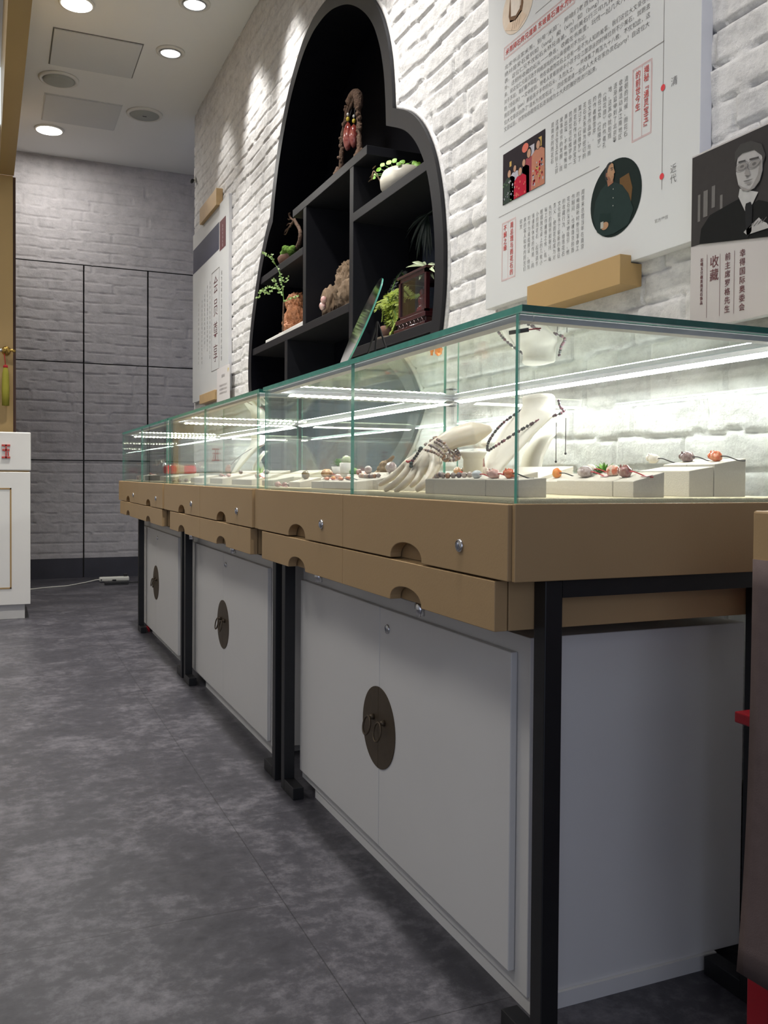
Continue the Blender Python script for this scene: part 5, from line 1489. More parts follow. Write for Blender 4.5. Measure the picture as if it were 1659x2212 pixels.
blk(1.075, 1.128, 1.200, 1.330, .883, .891, 'low cream linen block in front of the tall pair at the right end', G1)
blk(.935, .997, 1.170, 1.222, .865, .8805, 'short cream linen block with the brown-red stone, nearest the viewer', G1)
blk(.935, .997, 1.224, 1.385, .865, .8805, 'long cream linen block in front of the green grass tuft', G1)
blk(.945, .990, 1.387, 1.450, .863, .878, 'narrow cream linen block holding the orange cube', G1)
blk(.731, .785, 1.190, 1.285, .8655, .870, 'cream linen block at the front glass corner of the nearest case', G1)
blk(.731, .785, 1.287, 1.510, .8655, .870, 'long cream linen block at the front glass, under the bead strand', G1)
blk(.800, .860, 1.330, 1.470, .868, .880, 'cream linen block just behind the front row, near the glass corner', G1)
blk(.735, .790, 1.905, 1.995, .856, .862, 'cream linen block left of the resin hand, nearest to it', G1)
blk(.735, .790, 1.997, 2.085, .856, .862, 'cream linen block second to the left of the resin hand', G1)
blk(.735, .790, 2.087, 2.180, .856, .862, 'cream linen block third to the left of the resin hand', G1)
blk(.800, .870, 1.780, 1.900, .855, .866, 'cream linen block behind the fingers of the resin hand', G1)
blk(.800, .880, 1.910, 2.160, .862, .880, 'wide cream linen block holding the large round amber stone', G1)
blk(.740, .800, 2.290, 2.385, .853, .866, 'cream linen block at the far front corner of the nearest case', G1)
blk(.820, .900, 2.200, 2.380, .860, .884, 'tilted cream linen block at the far end of the nearest case', G1)
blk(1.060, 1.150, 1.640, 1.860, .868, .895, 'cream linen block at the back behind the clear cylinder', G1)
G2 = 'linen display blocks in the middle glass case'
for i, (x0, x1, yy0, yy1, zf, zb, lab) in enumerate([
        (.735, .800, 2.53, 2.64, .856, .868, 'cream linen block at the near front corner of the middle case'),
        (.735, .800, 2.76, 3.02, .856, .868, 'long cream linen block in the middle of the front row of the middle case'),
        (.735, .800, 3.16, 3.36, .858, .870, 'cream linen block left of centre in the front row of the middle case'),
        (.735, .800, 3.50, 3.72, .858, .870, 'cream linen block at the far front corner of the middle case'),
        (.840, .920, 2.60, 2.84, .866, .888, 'cream linen block in the second row, near end of the middle case'),
        (.840, .920, 2.95, 3.20, .866, .888, 'cream linen block in the second row, middle of the middle case'),
        (.840, .920, 3.34, 3.60, .866, .888, 'cream linen block in the second row, far end of the middle case')]):
    blk(x0, x1, yy0, yy1, zf, zb, lab, G2)
G3 = 'linen display blocks in the farthest glass case'
for (x0, x1, yy0, yy1, zf, zb, lab) in [
        (.735, .800, 4.08, 4.36, .860, .872, 'cream linen block at the near front of the farthest case'),
        (.745, .910, 4.40, 4.54, .862, .878, 'cream linen block under the red wrapped box in the farthest case'),
        (.735, .800, 5.00, 5.18, .862, .872, 'cream linen block at the far end of the farthest case')]:
    blk(x0, x1, yy0, yy1, zf, zb, lab, G3)
tag(MB().box(.712, .800, 4.72, 4.80, ZP, .866).build('presentation_box', MT['olive_box'], bevel=.003), 'dark olive rectangular box at the front of the farthest case', 'box')

ST = dict(cream=((.62, .56, .48), (.70, .66, .60)), brown=((.10, .045, .042), (.26, .18, .17)), orange=((.62, .10, .03), (.66, .25, .09)), fire=((.70, .16, .02), (.72, .32, .06)),
          grey=((.26, .19, .18), (.48, .42, .40)), peach=((.55, .14, .07), (.66, .56, .46)), redbrown=((.22, .05, .04), (.34, .20, .17)), pink=((.60, .30, .26), (.68, .46, .40)),
          white=((.46, .50, .52), (.62, .65, .66)), amber=((.36, .17, .06), (.52, .32, .16)), yellow=((.55, .40, .14), (.62, .50, .26)), olive=((.09, .06, .025), (.20, .13, .05)), beige=((.46, .36, .28), (.60, .50, .42)))
SM = {k: stone_mat('stone_' + k, *v, 70, .16) for k, v in ST.items()}
def gem(px, x, r, kind, label, cord=None, name='carved_stone', cdir=-1, shape=0, z=None, py=None, clen=.045, case=0):
    """a polished carved stone lying on a block, some with a cord and a paper tag"""
    lo, hi = CASES[case]['pane'][0] + .03, CASES[case]['pane'][1] - .03
    y = at(px, py or 1030, x=x).y
    if y > hi: x *= hi / y; y = hi
    if y < lo: x *= lo / y; y = lo
    if isinstance(r, tuple): r = tuple(q * .88 for q in r)
    rx, ry, rz = r if isinstance(r, tuple) else (r * .8, r * 1.2, r * .75)
    zt = (z if z is not None else top_z(x, y)) + rz * .92
    c = (x, y, zt)
    s = MB(); sd = int(px) + int(x * 100)
    blob(s, c, (rx, ry, rz), .10 if shape == 0 else .22, 1.8, sd, 3, squash=.95)
    if shape == 1:   # animal-like: head and ears
        blob(s, (x - .002, y + ry * .85, zt + rz * .15), (rx * .6, ry * .45, rz * .65), .12, 2, sd + 1, 2)
        for q in (-1, 1): s.ball((x + q * rx * .35, y + ry * .7, zt + rz * .8), (rx * .2, ry * .12, rz * .35), 7, 5)
    if shape == 2:   # peach pair
        blob(s, (x, y - ry * .75, zt), (rx * .9, ry * .7, rz * .95), .10, 1.8, sd + 2, 3, squash=.95)
    if not cord:
        return tag(s.build(name, SM[kind]), label, 'stone')
    t = thing('stone_pendant', label, 'pendant', c)
    s.build('stone', SM[kind], t)
    sg = cdir
    pth = [Vector((x, y + sg * ry * .9, zt)), Vector((x - .004, y + sg * (ry + clen * .4), zt - rz * .4 + .003)), Vector((x + .006, y + sg * (ry + clen * .75), zt - rz * .8)), Vector((x + .01, y + sg * (ry + clen), zt - rz * .86))]
    m = MT['cord_black'] if cord == 'k' else MT['cord_red']
    MB().tube(catmull(pth, 5), .0011, 5).build('cord', m, t)
    if cord in ('t', 'r'):
        e = pth[2]
        MB().hexa([(e.x - .005, e.y - .009, e.z), (e.x - .005, e.y - .009, e.z + .001), (e.x - .005, e.y + .009, e.z), (e.x - .005, e.y + .009, e.z + .001),
                   (e.x + .005, e.y - .009, e.z + .002), (e.x + .005, e.y - .009, e.z + .003), (e.x + .005, e.y + .009, e.z + .002), (e.x + .005, e.y + .009, e.z + .003)]).build('price_tag', MT['tag'], t)
    return t
# nearest case
gem(1411, 1.165, (.009, .016, .011), 'cream', 'cream carved pendant at the left of the tallest linen block', 'k', z=.899, shape=1)
gem(1484, 1.165, (.011, .017, .011), 'brown', 'dark brown carved animal pendant with a looped cord on the tall block', 'k', shape=1)
gem(1546, 1.165, (.010, .015, .011), 'orange', 'orange-red carved pendant with black cord on the tallest linen block', 'k', shape=1)
gem(1264, .958, (.013, .020, .012), 'grey', 'largest grey-brown polished stone on the long block by the grass tuft', 't')
gem(1275, .985, (.010, .015, .010), 'cream', 'whitish stone with a red cord right below the grass tuft', 'r')
gem(1322, .970, (.010, .013, .011), 'peach', 'orange-and-white double peach stone beside the grass tuft', None, shape=2)
gem(1351, .960, (.011, .014, .012), 'redbrown', 'brown-red pendant with a red cord on the short near block', 'r', shape=1)
gem(1203, .965, (.010, .011, .011), 'fire', 'bright orange cube pendant with a black cord', 'k', name='cube', clen=.06)
gem(1030, .757, (.009, .014, .0085), 'white', 'grey-white oval stone at the front glass corner', 't')
gem(1067, .757, (.009, .016, .0095), 'pink', 'pink carved pendant at the front glass corner', 't', shape=1)
gem(1101, .760, (.009, .013, .0095), 'orange', 'orange carved pendant right behind the front glass edge', 'k', shape=1)
gem(1165, .880, (.006, .013, .005), 'orange', 'small flat orange stone behind the front glass edge', None)
gem(988, .960, (.010, .013, .012), 'amber', 'amber-brown round stone behind the resin hand wrist', 'r', z=.872)
gem(1003, .975, (.011, .012, .012), 'olive', 'olive-brown stone beside the clear cylinder', 'r', z=.872)
gem(1046, .985, (.012, .014, .016), 'beige', 'beige stone just right of the clear cylinder', 'r', z=.866)
gem(949, .830, (.009, .009, .009), 'yellow', 'yellow bead with a dark cord under the resin hand', 'k', z=.860)
gem(938, .850, (.010, .012, .012), 'yellow', 'yellowish stone between the resin hand and the clear cylinder', None, z=.862)
gem(853, .840, (.012, .024, .013), 'beige', 'long white-brown stone touching the fingers of the resin hand', None)
gem(786, .850, (.009, .015, .009), 'pink', 'pale pink-orange stone left of the beads on the red cord', None, z=.864)
for k, (px, kd) in enumerate(((804, 'amber'), (818, 'orange'), (832, 'brown'))):
    gem(px, .855, .009, kd, ('first', 'middle', 'last')[k] + ' of three round beads on red cord left of the resin hand', 'r', name='bead', z=.862, clen=.02)
gem(706, .835, (.018, .022, .015), 'amber', 'largest round amber-brown stone on the wide block left of the hand', None)
gem(736, .765, (.006, .020, .005), 'orange', 'orange slice pendant with a black cord at the front glass', 'k')
gem(706, .765, (.006, .018, .005), 'orange', 'orange slice pendant at the front of the far linen blocks', 'r')
gem(688, .770, (.006, .012, .006), 'redbrown', 'small red-brown stone at the front of the far linen blocks', None)
gem(673, .850, (.014, .020, .016), 'redbrown', 'orange-red stone at the far side of the wide linen block', None)
gem(684, .850, (.012, .016, .012), 'brown', 'dark brown stone beside the amber-brown round stone', None)
gem(730, .800, (.009, .015, .008), 'pink', 'flat pink stone beside the orange slice pendants', None)
gem(648, .870, (.016, .022, .013), 'grey', 'grey stone with a red ribbon on the tilted far block', 'r')
gem(626, .765, (.007, .018, .007), 'grey', 'grey pendant with red cord at the far front corner of the nearest case', 'r')
for (px, x, r, kd, lb, cd) in [
        (600, .765, (.009, .018, .009), 'pink', 'pink-grey stone with a red thread at the far front block of the nearest case', 'r'),
        (660, .775, (.012, .018, .014), 'olive', 'dark olive-brown stone left of the orange-red stone', None),
        (696, .860, (.014, .018, .016), 'brown', 'reddish-brown lump between the amber stone and the green succulent', None),
        (714, .845, (.010, .016, .009), 'peach', 'orange-white flat stone in front of the green succulent', 'r'),
        (752, .775, (.007, .016, .006), 'orange', 'thin orange slice pendant touching the glass seam', 'k'),
        (766, .850, (.010, .014, .010), 'beige', 'pale stone just right of the glass seam', None),
        (775, .850, (.008, .012, .009), 'redbrown', 'small red-brown stone left of the round beads', None),
        (845, .870, (.014, .024, .016), 'grey', 'long grey-white stone behind the fingers of the resin hand', None),
        (640, .770, (.008, .016, .007), 'cream', 'cream flat stone with a red thread near the far front corner of the nearest case', 'r'),
        (615, .780, (.008, .014, .008), 'redbrown', 'red-brown stone on the far front block of the nearest case', None),
        (663, .860, (.006, .022, .006), 'white', 'white slanted slip of stone left of the orange-red stone', None),
        (680, .770, (.006, .016, .005), 'peach', 'peach slice with a cord left of the orange slices', 'k'),
        (720, .770, (.006, .013, .006), 'fire', 'bright orange chip between the two orange slices', None),
        (757, .860, (.011, .013, .011), 'olive', 'olive stone behind the glass seam', None),
        (795, .865, (.010, .016, .012), 'grey', 'grey pebble behind the round beads on red cord', None),
        (862, .850, (.008, .012, .009), 'orange', 'small orange stone beside the resin fingers', 'r'),
        (1003, .790, (.007, .012, .006), 'peach', 'small flat peach stone beside the front bead strand', None)]:
    gem(px, x, r, kd, lb, cd)
# middle case
for (px, x, r, kd, lb, cd) in [
        (557, .765, (.010, .020, .010), 'beige', 'beige stone with red cord at the near end of the middle case', 'r'),
        (575, .870, (.012, .018, .010), 'grey', 'grey-white stone near the dividing panes of the middle case', None),
        (508, .765, (.010, .018, .012), 'grey', 'grey stone on the long front block of the middle case', None),
        (494, .765, (.009, .014, .008), 'pink', 'pink stone on the long front block of the middle case', None),
        (478, .770, (.009, .018, .007), 'redbrown', 'red-brown pendant on the long front block of the middle case', 'r'),
        (520, .870, (.008, .020, .010), 'brown', 'dark striped bead stone in the second row of the middle case', None),
        (463, .870, (.014, .026, .014), 'orange', 'orange-brown large stone at the near end of the second row in the middle case', None),
        (472, .880, (.012, .024, .010), 'cream', 'cream tilted stone in the second row of the middle case', None),
        (492, .870, (.009, .016, .008), 'peach', 'small orange stone with cord in the second row of the middle case', 'r'),
        (424, .765, (.012, .022, .012), 'grey', 'grey stone on the left front block of the middle case', None),
        (416, .765, (.010, .018, .009), 'redbrown', 'red-grey stone beside the left front block of the middle case', 'r'),
        (438, .870, (.008, .018, .008), 'pink', 'flat pinkish stone in the second row of the middle case', None),
        (388, .765, (.010, .022, .009), 'grey', 'grey-brown stone at the far front corner of the middle case', None),
        (375, .765, (.010, .020, .008), 'beige', 'beige stone at the far front corner of the middle case', None),
        (402, .880, (.010, .022, .010), 'brown', 'dark brown stone at the far end of the second row', None)]:
    gem(px, x, r, kd, lb, cd, case=1)
# farthest case
for (px, x, r, kd, lb, cd) in [
        (298, .765, (.012, .024, .016), 'brown', 'dark brown stone at the far end of the farthest case', None),
        (311, .765, (.012, .026, .016), 'amber', 'amber stone beside the dark brown stone in the farthest case', None),
        (325, .765, (.008, .022, .008), 'redbrown', 'small red-brown stone on the dark olive box', 'r'),
        (340, .765, (.007, .020, .006), 'olive', 'flat dark stone on the dark olive box', None),
        (352, .830, (.010, .030, .008), 'pink', 'pink stone in front of the red wrapped box', None)]:
    gem(px, x, r, kd, lb, cd, case=2, z=.868 if px in (325, 340) else None)

# red wrapped box in clear film, farthest case
t = thing('wrapped_box', 'red box in crinkled clear film in the farthest case', 'wrapped box', (.83, 4.46, .874))
MB().box(.752, .905, 4.43, 4.50, .874, .915).build('box', MT['foil_red'], t, bevel=.012)
MB().box(.800, .850, 4.428, 4.502, .873, .917).build('band', MT['tan'], t, bevel=.012)
fl = MB(); rr = random.Random(3)
def crumple(c, r, n, seed):
    r_ = random.Random(seed); pts = []
    for i in range(n):
        for j in range(n):
            pts.append(Vector(c) + Vector((r[0] * (i / (n - 1) - .5), r[1] * (j / (n - 1) - .5), 0)) + Vector((r_.uniform(-.006, .006), r_.uniform(-.008, .008), r_.uniform(-1, 1) * r[2])))
    fl.add(pts, [(i * n + j, (i + 1) * n + j, (i + 1) * n + j + 1, i * n + j + 1) for i in range(n - 1) for j in range(n - 1)], 0, False)
crumple((.735, 4.46, .93), (.05, .06, .022), 7, 1); crumple((.925, 4.46, .92), (.06, .06, .02), 7, 2); crumple((.83, 4.45, .920), (.15, .05, .006), 9, 3)
fl.build('film', MT['film'], t)

# beads ------------------------------------------------------------------
def strand(name, label, cat, path, r, m, n=None, ends=None, loc=None, closed=False):
    t = thing(name, label, cat, loc or path[0])
    P = catmull(path, 12, closed)
    L = [0]
    for a, b in zip(P[:-1], P[1:]): L.append(L[-1] + (b - a).length)
    n = n or max(2, int(L[-1] / (2.02 * r)))
    mb = MB()
    for k in range(n):
        s = L[-1] * (k + .5) / n
        i = min(range(len(L)), key=lambda q: abs(L[q] - s))
        mb.ball(P[i], r, 8, 6)
    mb.build('beads', m, t)
    MB().tube(P, r * .3, 5).build('cord', MT['cord_black'], t)
    return t

# white neck bust, nearest case
def bust(label, cx, cy, sc=1.0, rot=0.0, zb=ZP):
    t = thing('necklace_bust', label, 'necklace bust', (cx, cy, zb))
    R = Matrix.Rotation(rot, 3, 'Z')
    secs = [(-.107, .004, .014, .005), (-.092, .028, .034, .008), (-.068, .062, .053, .011), (-.044, .092, .068, .014), (-.026, .112, .077, .017), (-.014, .124, .079, .020), (-.008, .131, .066, .023), (-.005, .136, .048, .026),
            (-.003, .142, .038, .027), (-.002, .150, .034, .027), (-.002, .158, .034, .027), (-.003, .163, .0345, .0275), (-.003, .166, .0315, .025)]
    n = 28; vs = []
    for (ox, z, ry, rx) in secs:
        for k in range(n):
            a = 2 * math.pi * k / n
            p = R @ Vector(((ox + rx * math.cos(a)) * sc, ry * math.sin(a) * sc, 0))
            tilt = 0.10 * ry * abs(math.sin(a)) * sc
            vs.append((cx + p.x, cy + p.y, zb + z * sc + tilt))
    fs = []
    for i in range(len(secs) - 1):
        for k in range(n):
            l = (k + 1) % n
            fs.append((i * n + k, i * n + l, (i + 1) * n + l, (i + 1) * n + k))
    fs.append(tuple(range(n))[::-1]); fs.append(tuple((len(secs) - 1) * n + k for k in range(n)))
    MB().add(vs, fs, 0, True).build('neck_form', MT['bust'], t)
    # curved stand behind
    sb = MB(); w0 = .034
    prof = [(.020, .112), (.000, .090), (-.016, .060), (-.022, .030), (-.022, .0)]
    vs = []
    for (ox, z) in prof:
        for (dx, sg) in ((0, -1), (0, 1), (.008, 1), (.008, -1)):
            p = R @ Vector(((ox + dx) * sc, sg * w0 * sc, 0)); vs.append((cx + p.x, cy + p.y, zb + z * sc))
    fs = []
    for i in range(len(prof) - 1):
        for k in range(4):
            l = (k + 1) % 4; fs.append((i * 4 + k, i * 4 + l, (i + 1) * 4 + l, (i + 1) * 4 + k))
    fs += [(3, 2, 1, 0), tuple((len(prof) - 1) * 4 + k for k in range(4))]
    sb.add(vs, fs, 0, True).build('stand', MT['bust'], t)
    return t, (lambda ox, dy, z: Vector((cx, cy, zb)) + R @ Vector((ox * sc, dy * sc, z * sc)))
t1, L1 = bust('white neck bust with a dark bead necklace in the nearest case', 1.195, 1.845, 1.35, math.radians(-6))
nk = [L1(.020, -.032, .158), L1(.014, -.050, .145), L1(.002, -.080, .133), L1(-.036, -.060, .118), L1(-.064, -.036, .098), L1(-.090, -.010, .076), L1(-.097, .004, .070), L1(-.088, .020, .086), L1(-.060, .042, .112), L1(-.034, .046, .132), L1(.002, .036, .156)]
strand('bead_necklace', 'dark purple-black bead necklace around the white bust in the nearest case', 'necklace', nk, .0038, MT['bead_dark'])
a_ = L1(-.100, .004, .066)
t = thing('carved_pendant', 'large pink-brown carved pendant at the foot of the white bust', 'pendant', a_)
s_ = MB(); blob(s_, a_ + Vector((-.014, .008, -.026)), (.012, .018, .028), .16, 2, 3, 3, rot=None); s_.build('stone', stone_mat('pink_brown_stone', (.30, .12, .10), (.42, .22, .19), 60, .16), t)
MB().tube([a_, a_ + Vector((-.008, .006, -.008))], .002, 6).build('cord', MT['cord_black'], t)
hc = MB()
for (dy, dz, dx) in ((-.074, .075, .012), (-.040, .085, .012)):
    p = L1(dx, dy, .124 if dy < -.05 else .118)
    hc.tube([p, p - Vector((0, 0, dz + .005))], .0009, 5); hc.ball(p - Vector((0, 0, dz + .006)), .003, 7, 5)
tag(hc.build('cord_ends', MT['cord_black']), 'two thin black cord ends hanging behind the white bust', 'cord')

# middle case bust with a curved front
t2, L2 = bust('white neck bust with a thin cord at the back of the farthest case', 1.19, 4.33, 1.35, math.radians(-6), ZP)
strand('cord_necklace', 'thin dark cord necklace on the white bust of the farthest case', 'necklace', [L2(.020, -.032, .158), L2(.002, -.080, .133), L2(-.040, -.058, .116), L2(-.080, -.022, .086), L2(-.100, .010, .060)], .0026, MT['bead_dark'])
a_ = L2(-.106, .012, .052)
t = thing('red_pendant', 'red cluster pendant on the white bust of the farthest case', 'pendant', a_)
s_ = MB()
for k in range(5): blob(s_, a_ + Vector((random.uniform(-.01, .004), random.uniform(-.012, .012), random.uniform(-.016, .012))), .011, .15, 2, k, 2)
s_.build('stone', SM['redbrown'], t)

# ------------------------------------------------------------------ resin hand with a wrapped bead bracelet
H = lambda px, py, x: at(px, py, x=x)
wr = H(950, 958, .815)
t = thing('hand_display', 'cream resin hand with fingers resting on the felt', 'hand display', H(860, 1050, .74))
hb_ = MB()
def limb(pts, rs):
    P = catmull(pts, 6); n = len(P)
    R_ = []
    for k in range(n):
        q = k / (n - 1) * (len(rs) - 1); a = min(int(q), len(rs) - 2)
        R_.append(rs[a] + (rs[a + 1] - rs[a]) * (q - a))
    hb_.tube(P, R_, 12)
    hb_.ball(P[0], R_[0] * .98, 10, 7); hb_.ball(P[-1], R_[-1] * .98, 10, 7)
limb([H(1054, 928, .905), H(1022, 935, .880), H(985, 945, .846), H(955, 960, .818), H(935, 975, .803)], (.0100, .0240, .0215, .0185, .019))
for (kx, ky, kX), rest, r0 in (((878, 1004, .776), ((860, 1020, .764), (842, 1034, .749), (821, 1047, .733)), .0088),
                               ((886, 1012, .770), ((869, 1030, .753), (852, 1046, .739), (833, 1058, .727)), .0092),
                               ((898, 1016, .768), ((885, 1034, .752), (870, 1049, .739), (855, 1060, .729)), .0090),
                               ((912, 1015, .772), ((905, 1030, .760), (897, 1041, .750), (888, 1050, .744)), .0080)):
    kn_ = H(kx, ky, kX)
    limb([H(940, 972, .806), H(.5 * (940 + kx), .5 * (972 + ky), .5 * (.806 + kX) - .004), kn_], (.0165, .0135, r0 * 1.16))
    limb([kn_] + [H(*q) for q in rest], (r0 * 1.12, r0 * .95, r0 * .84, r0 * .60))
limb([H(942, 982, .803), H(940, 1005, .788), H(930, 1026, .769), H(917, 1043, .752), H(902, 1057, .739)], (.0150, .0125, .0100, .0088, .0062))
for q in ((905, 1000, .782), (915, 1003, .783), (925, 995, .792), (900, 995, .784), (893, 1000, .779), (910, 988, .790), (922, 985, .796), (930, 996, .791), (888, 1004, .776), (905, 1009, .779), (918, 1010, .780)): hb_.ball(H(*q), .0150, 10, 7)
ho = hb_.build('hand', MT['resin'], t)
rmod = ho.modifiers.new('union', 'REMESH'); rmod.mode = 'VOXEL'; rmod.voxel_size = .0018; rmod.use_smooth_shade = True
smod = ho.modifiers.new('soften', 'SMOOTH'); smod.iterations = 22; smod.factor = .5
# cylinder under the forearm
cc = H(1022, 985, .872)
t = thing('acrylic_cylinder', 'short frosted white cylinder holding up the resin forearm', 'cylinder', (cc.x, cc.y, ZP))
MB().lathe([(.0195, 0), (.0195, .066), (.021, .068), (.026, .078), (.026, .081), (0, .081)], (cc.x, cc.y, ZP), 30).build('post', mat('frosted_acrylic', (.64, .60, .52), .35, vary=.02), t)
# bracelet: four turns around the wrist
t = thing('bead_bracelet', 'brown bead bracelet wound four times around the resin wrist', 'bracelet', wr)
a0 = (H(1000, 940, .85) - H(925, 985, .795)).normalized()
u0 = a0.cross(Vector((0, 0, 1))).normalized(); w0 = a0.cross(u0).normalized()
bd = MB()
for arc in (((937, 946, .818), (950, 952, .800), (962, 960, .793), (972, 978, .800), (971, 993, .815)), ((930, 952, .812), (945, 957, .795), (957, 966, .788), (968, 986, .797), (968, 995, .812)),
            ((918, 960, .806), (937, 965, .785), (958, 982, .786), (965, 994, .806)), ((908, 971, .796), (931, 975, .777), (953, 986, .782), (961, 995, .802))):
    fr_ = [H(*q) for q in arc]
    bk_ = [fr_[-1] + Vector((.028, .012, .004)), (fr_[-1] + fr_[0]) / 2 + Vector((.040, .018, .004)), fr_[0] + Vector((.022, .012, .0))]
    P = catmull(fr_ + bk_, 10, True)
    L = 0; last = P[0]; bd.ball(P[0], .0029, 8, 6)
    for p in P[1:]:
        L += (p - last).length; last = p
        if L > .0056: bd.ball(p, .0029 * random.uniform(.9, 1.12), 8, 6); L = 0
bd.build('beads', MT['bead_mix'], t)
tl = MB()
for k, (px, py) in enumerate(((909, 968), (906, 974), (902, 980), (899, 985), (895, 990), (891, 995), (889, 1001))): tl.ball(H(px, py, .760), .0036 if k < 5 else .0040, 8, 6)
tl.build('tail_beads', MT['bead_dark'], t)
tb = MB(); tb.ball(H(909, 969, .757), .0045).ball(H(888, 1001, .755), .0040).ball(H(888, 1007, .755), .0042); tb.build('teal_beads', MT['bead_teal'], t)
MB().tube([H(888, 996, .757), H(881, 998, .755), H(878, 996, .754)], .0022, 6).build('red_knot', MT['cord_red'], t)

# bead strands lying on the blocks
tp = lambda px, x: Vector((x, at(px, 1030, x=x).y, top_z(x, at(px, 1030, x=x).y) + .005))
strand('bead_strand', 'mixed grey-brown bead strand on the front block right of the hand', 'bracelet', [tp(925, .755), tp(945, .750), tp(962, .748), tp(985, .760), tp(1010, .772), tp(1020, .776)], .0055, MT['bead_mix'])
strand('bead_strand', 'brown bead strand on the front block left of the hand', 'bracelet', [tp(777, .82), tp(790, .815), tp(805, .815), tp(822, .825)], .0055, MT['bead_mix'])

# small plants in the cases
def tuft(label, c, r, h, n, m, seed, lean=1.0):
    t = thing('grass_tuft', label, 'plant', c)
    mb = MB(); r_ = random.Random(seed)
    for k in range(n):
        a = r_.uniform(0, 2 * math.pi); q = r_.random() ** .6
        b = Vector(c) + Vector((math.cos(a), math.sin(a), 0)) * r * .35 * q
        tip = b + Vector((math.cos(a) * r * q * lean, math.sin(a) * r * q * lean, h * (1.05 - .55 * q) * r_.uniform(.8, 1.1)))
        mb.leaf(b, tip, .0045, mi=r_.randint(0, 1), bend=.004)
    mb.build('blades', m, t); return t
gp = at(1306, 1000, x=1.02)
tuft('small green grass tuft behind the polished stones', (1.02, gp.y, .868), .048, .034, 190, [MT['leaf_mid'], MT['leaf']], 3)
MB_ = MB().lathe([(.026, 0), (.030, .030), (.0, .030)], (1.02, gp.y, ZP), 18)
tag(MB_.build('tuft_pot', MT['bowl']), 'low cream pot under the green grass tuft', 'pot')
for (px, x, lab, kind) in ((730, .905, 'green rosette succulent left of the white potted cactus', 0), (748, .900, 'tiny grey-green cactus in a white pot by the glass seam', 1), (765, .900, 'green-topped tiny plant in a white pot at the glass seam', 2)):
    c = Vector((x - .05, at(px, 1030, x=x - .05).y, 0)); c.z = top_z(c.x, c.y) - .001
    if kind == 0:
        t = thing('succulent', lab, 'plant', c)
        mb = MB()
        for ring, (r, h, n_) in enumerate(((.020, .012, 9), (.015, .022, 8), (.009, .030, 6))):
            for k in range(n_):
                a = 2 * math.pi * k / n_ + ring * .4
                q = c + Vector((0, 0, .026)); mb.leaf(q, q + Vector((math.cos(a) * r, math.sin(a) * r, h * .8)), .011, mi=0, bend=.002)
        mb.build('rosette', mat('succulent_green', (.14, .30, .09), .5, vary=.2, vscale=60), t)
        MB().lathe([(.012, 0), (.018, .026), (0, .026)], c, 14).build('pot', MT['stonewhite'], t)
    else:
        t = thing('potted_cactus', lab, 'plant', c)
        MB().lathe([(.015, 0), (.018, .036), (.016, .037), (.015, .032), (0, .032)], c, 16).build('pot', MT['stonewhite'], t)
        mb = MB(); blob(mb, c + Vector((0, 0, .043)), (.013, .013, .013 if kind == 1 else .009), .25, 5, px, 3)
        mb.build('plant', MT['leaf_pale'] if kind == 1 else MT['leaf_mid'], t)
c = Vector((1.0, at(828, 1000, x=1.0).y, ZP))
s_ = MB(); blob(s_, c + Vector((0, 0, .025)), (.03, .06, .024), .35, 2, 4, 3); blob(s_, c + Vector((0, -.02, .055)), (.018, .03, .02), .3, 2, 6, 3); s_.tube([c + Vector((0, .02, .05)), c + Vector((0, -.07, .085))], [.012, .004], 8)
tag(s_.build('driftwood_piece', MT['driftwood']), 'small pale driftwood piece at the back of the nearest case', 'driftwood')
c = at(560, 990, x=1.05)
tuft('small green sprig at the far end of the middle case', (1.05, c.y, ZP), .05, .09, 60, [MT['leaf_mid'], MT['leaf_pale']], 8)
# orange glassy figurine on a clear stand at the far back corner
c = at(942, 935, x=1.20)
t = thing('orange_figurine', 'orange glassy figurine at the far back corner of the nearest case', 'figurine', (1.20, c.y, ZP))
s_ = MB(); blob(s_, (1.20, c.y, .945), (.012, .020, .018), .25, 2, 3, 3); blob(s_, (1.20, c.y - .012, .968), (.010, .016, .014), .25, 2, 5, 3); s_.tube(catmull([(1.20, c.y + .01, .95), (1.20, c.y + .03, .955), (1.20, c.y + .034, .975)], 5), [.006] * 8 + [.004] * 3, 8)
s_.build('figure', SM['fire'], t)
MB().lathe([(.020, 0), (.010, .006), (.006, .09), (.010, .094), (0, .094)], (1.20, c.y, ZP), 16).build('stand', MT['boxglass'], t)
# black tape ends at the corners of the light channels
for (x, y, lab) in ((1.240, 2.395, 'black tape tabs on the light channel at the far back corner of the nearest case'),):
    s_ = MB(); s_.box(x - .012, x + .012, y - .016, y + .010, ZS0 - .026, ZS0 - .0235).box(x - .006, x + .010, y - .030, y - .008, ZS0 - .022, ZS0 - .020)
    tag(s_.build('tape_tab', MT['black']), lab, 'tape')
t = thing('cable_connector', 'black cable connector with a red wire in the near top corner of the case', 'connector', (.715, 1.15, ZS0 - .02))
MB().tube([(.700, 1.165, ZS0 - .020), (.722, 1.146, ZS0 - .0165)], .0032, 10).build('sleeve', MT['black'], t)
MB().tube([(.722, 1.146, ZS0 - .0165), (.738, 1.138, ZS0 - .0145)], .0010, 6).build('wire', MT['cord_red'], t)

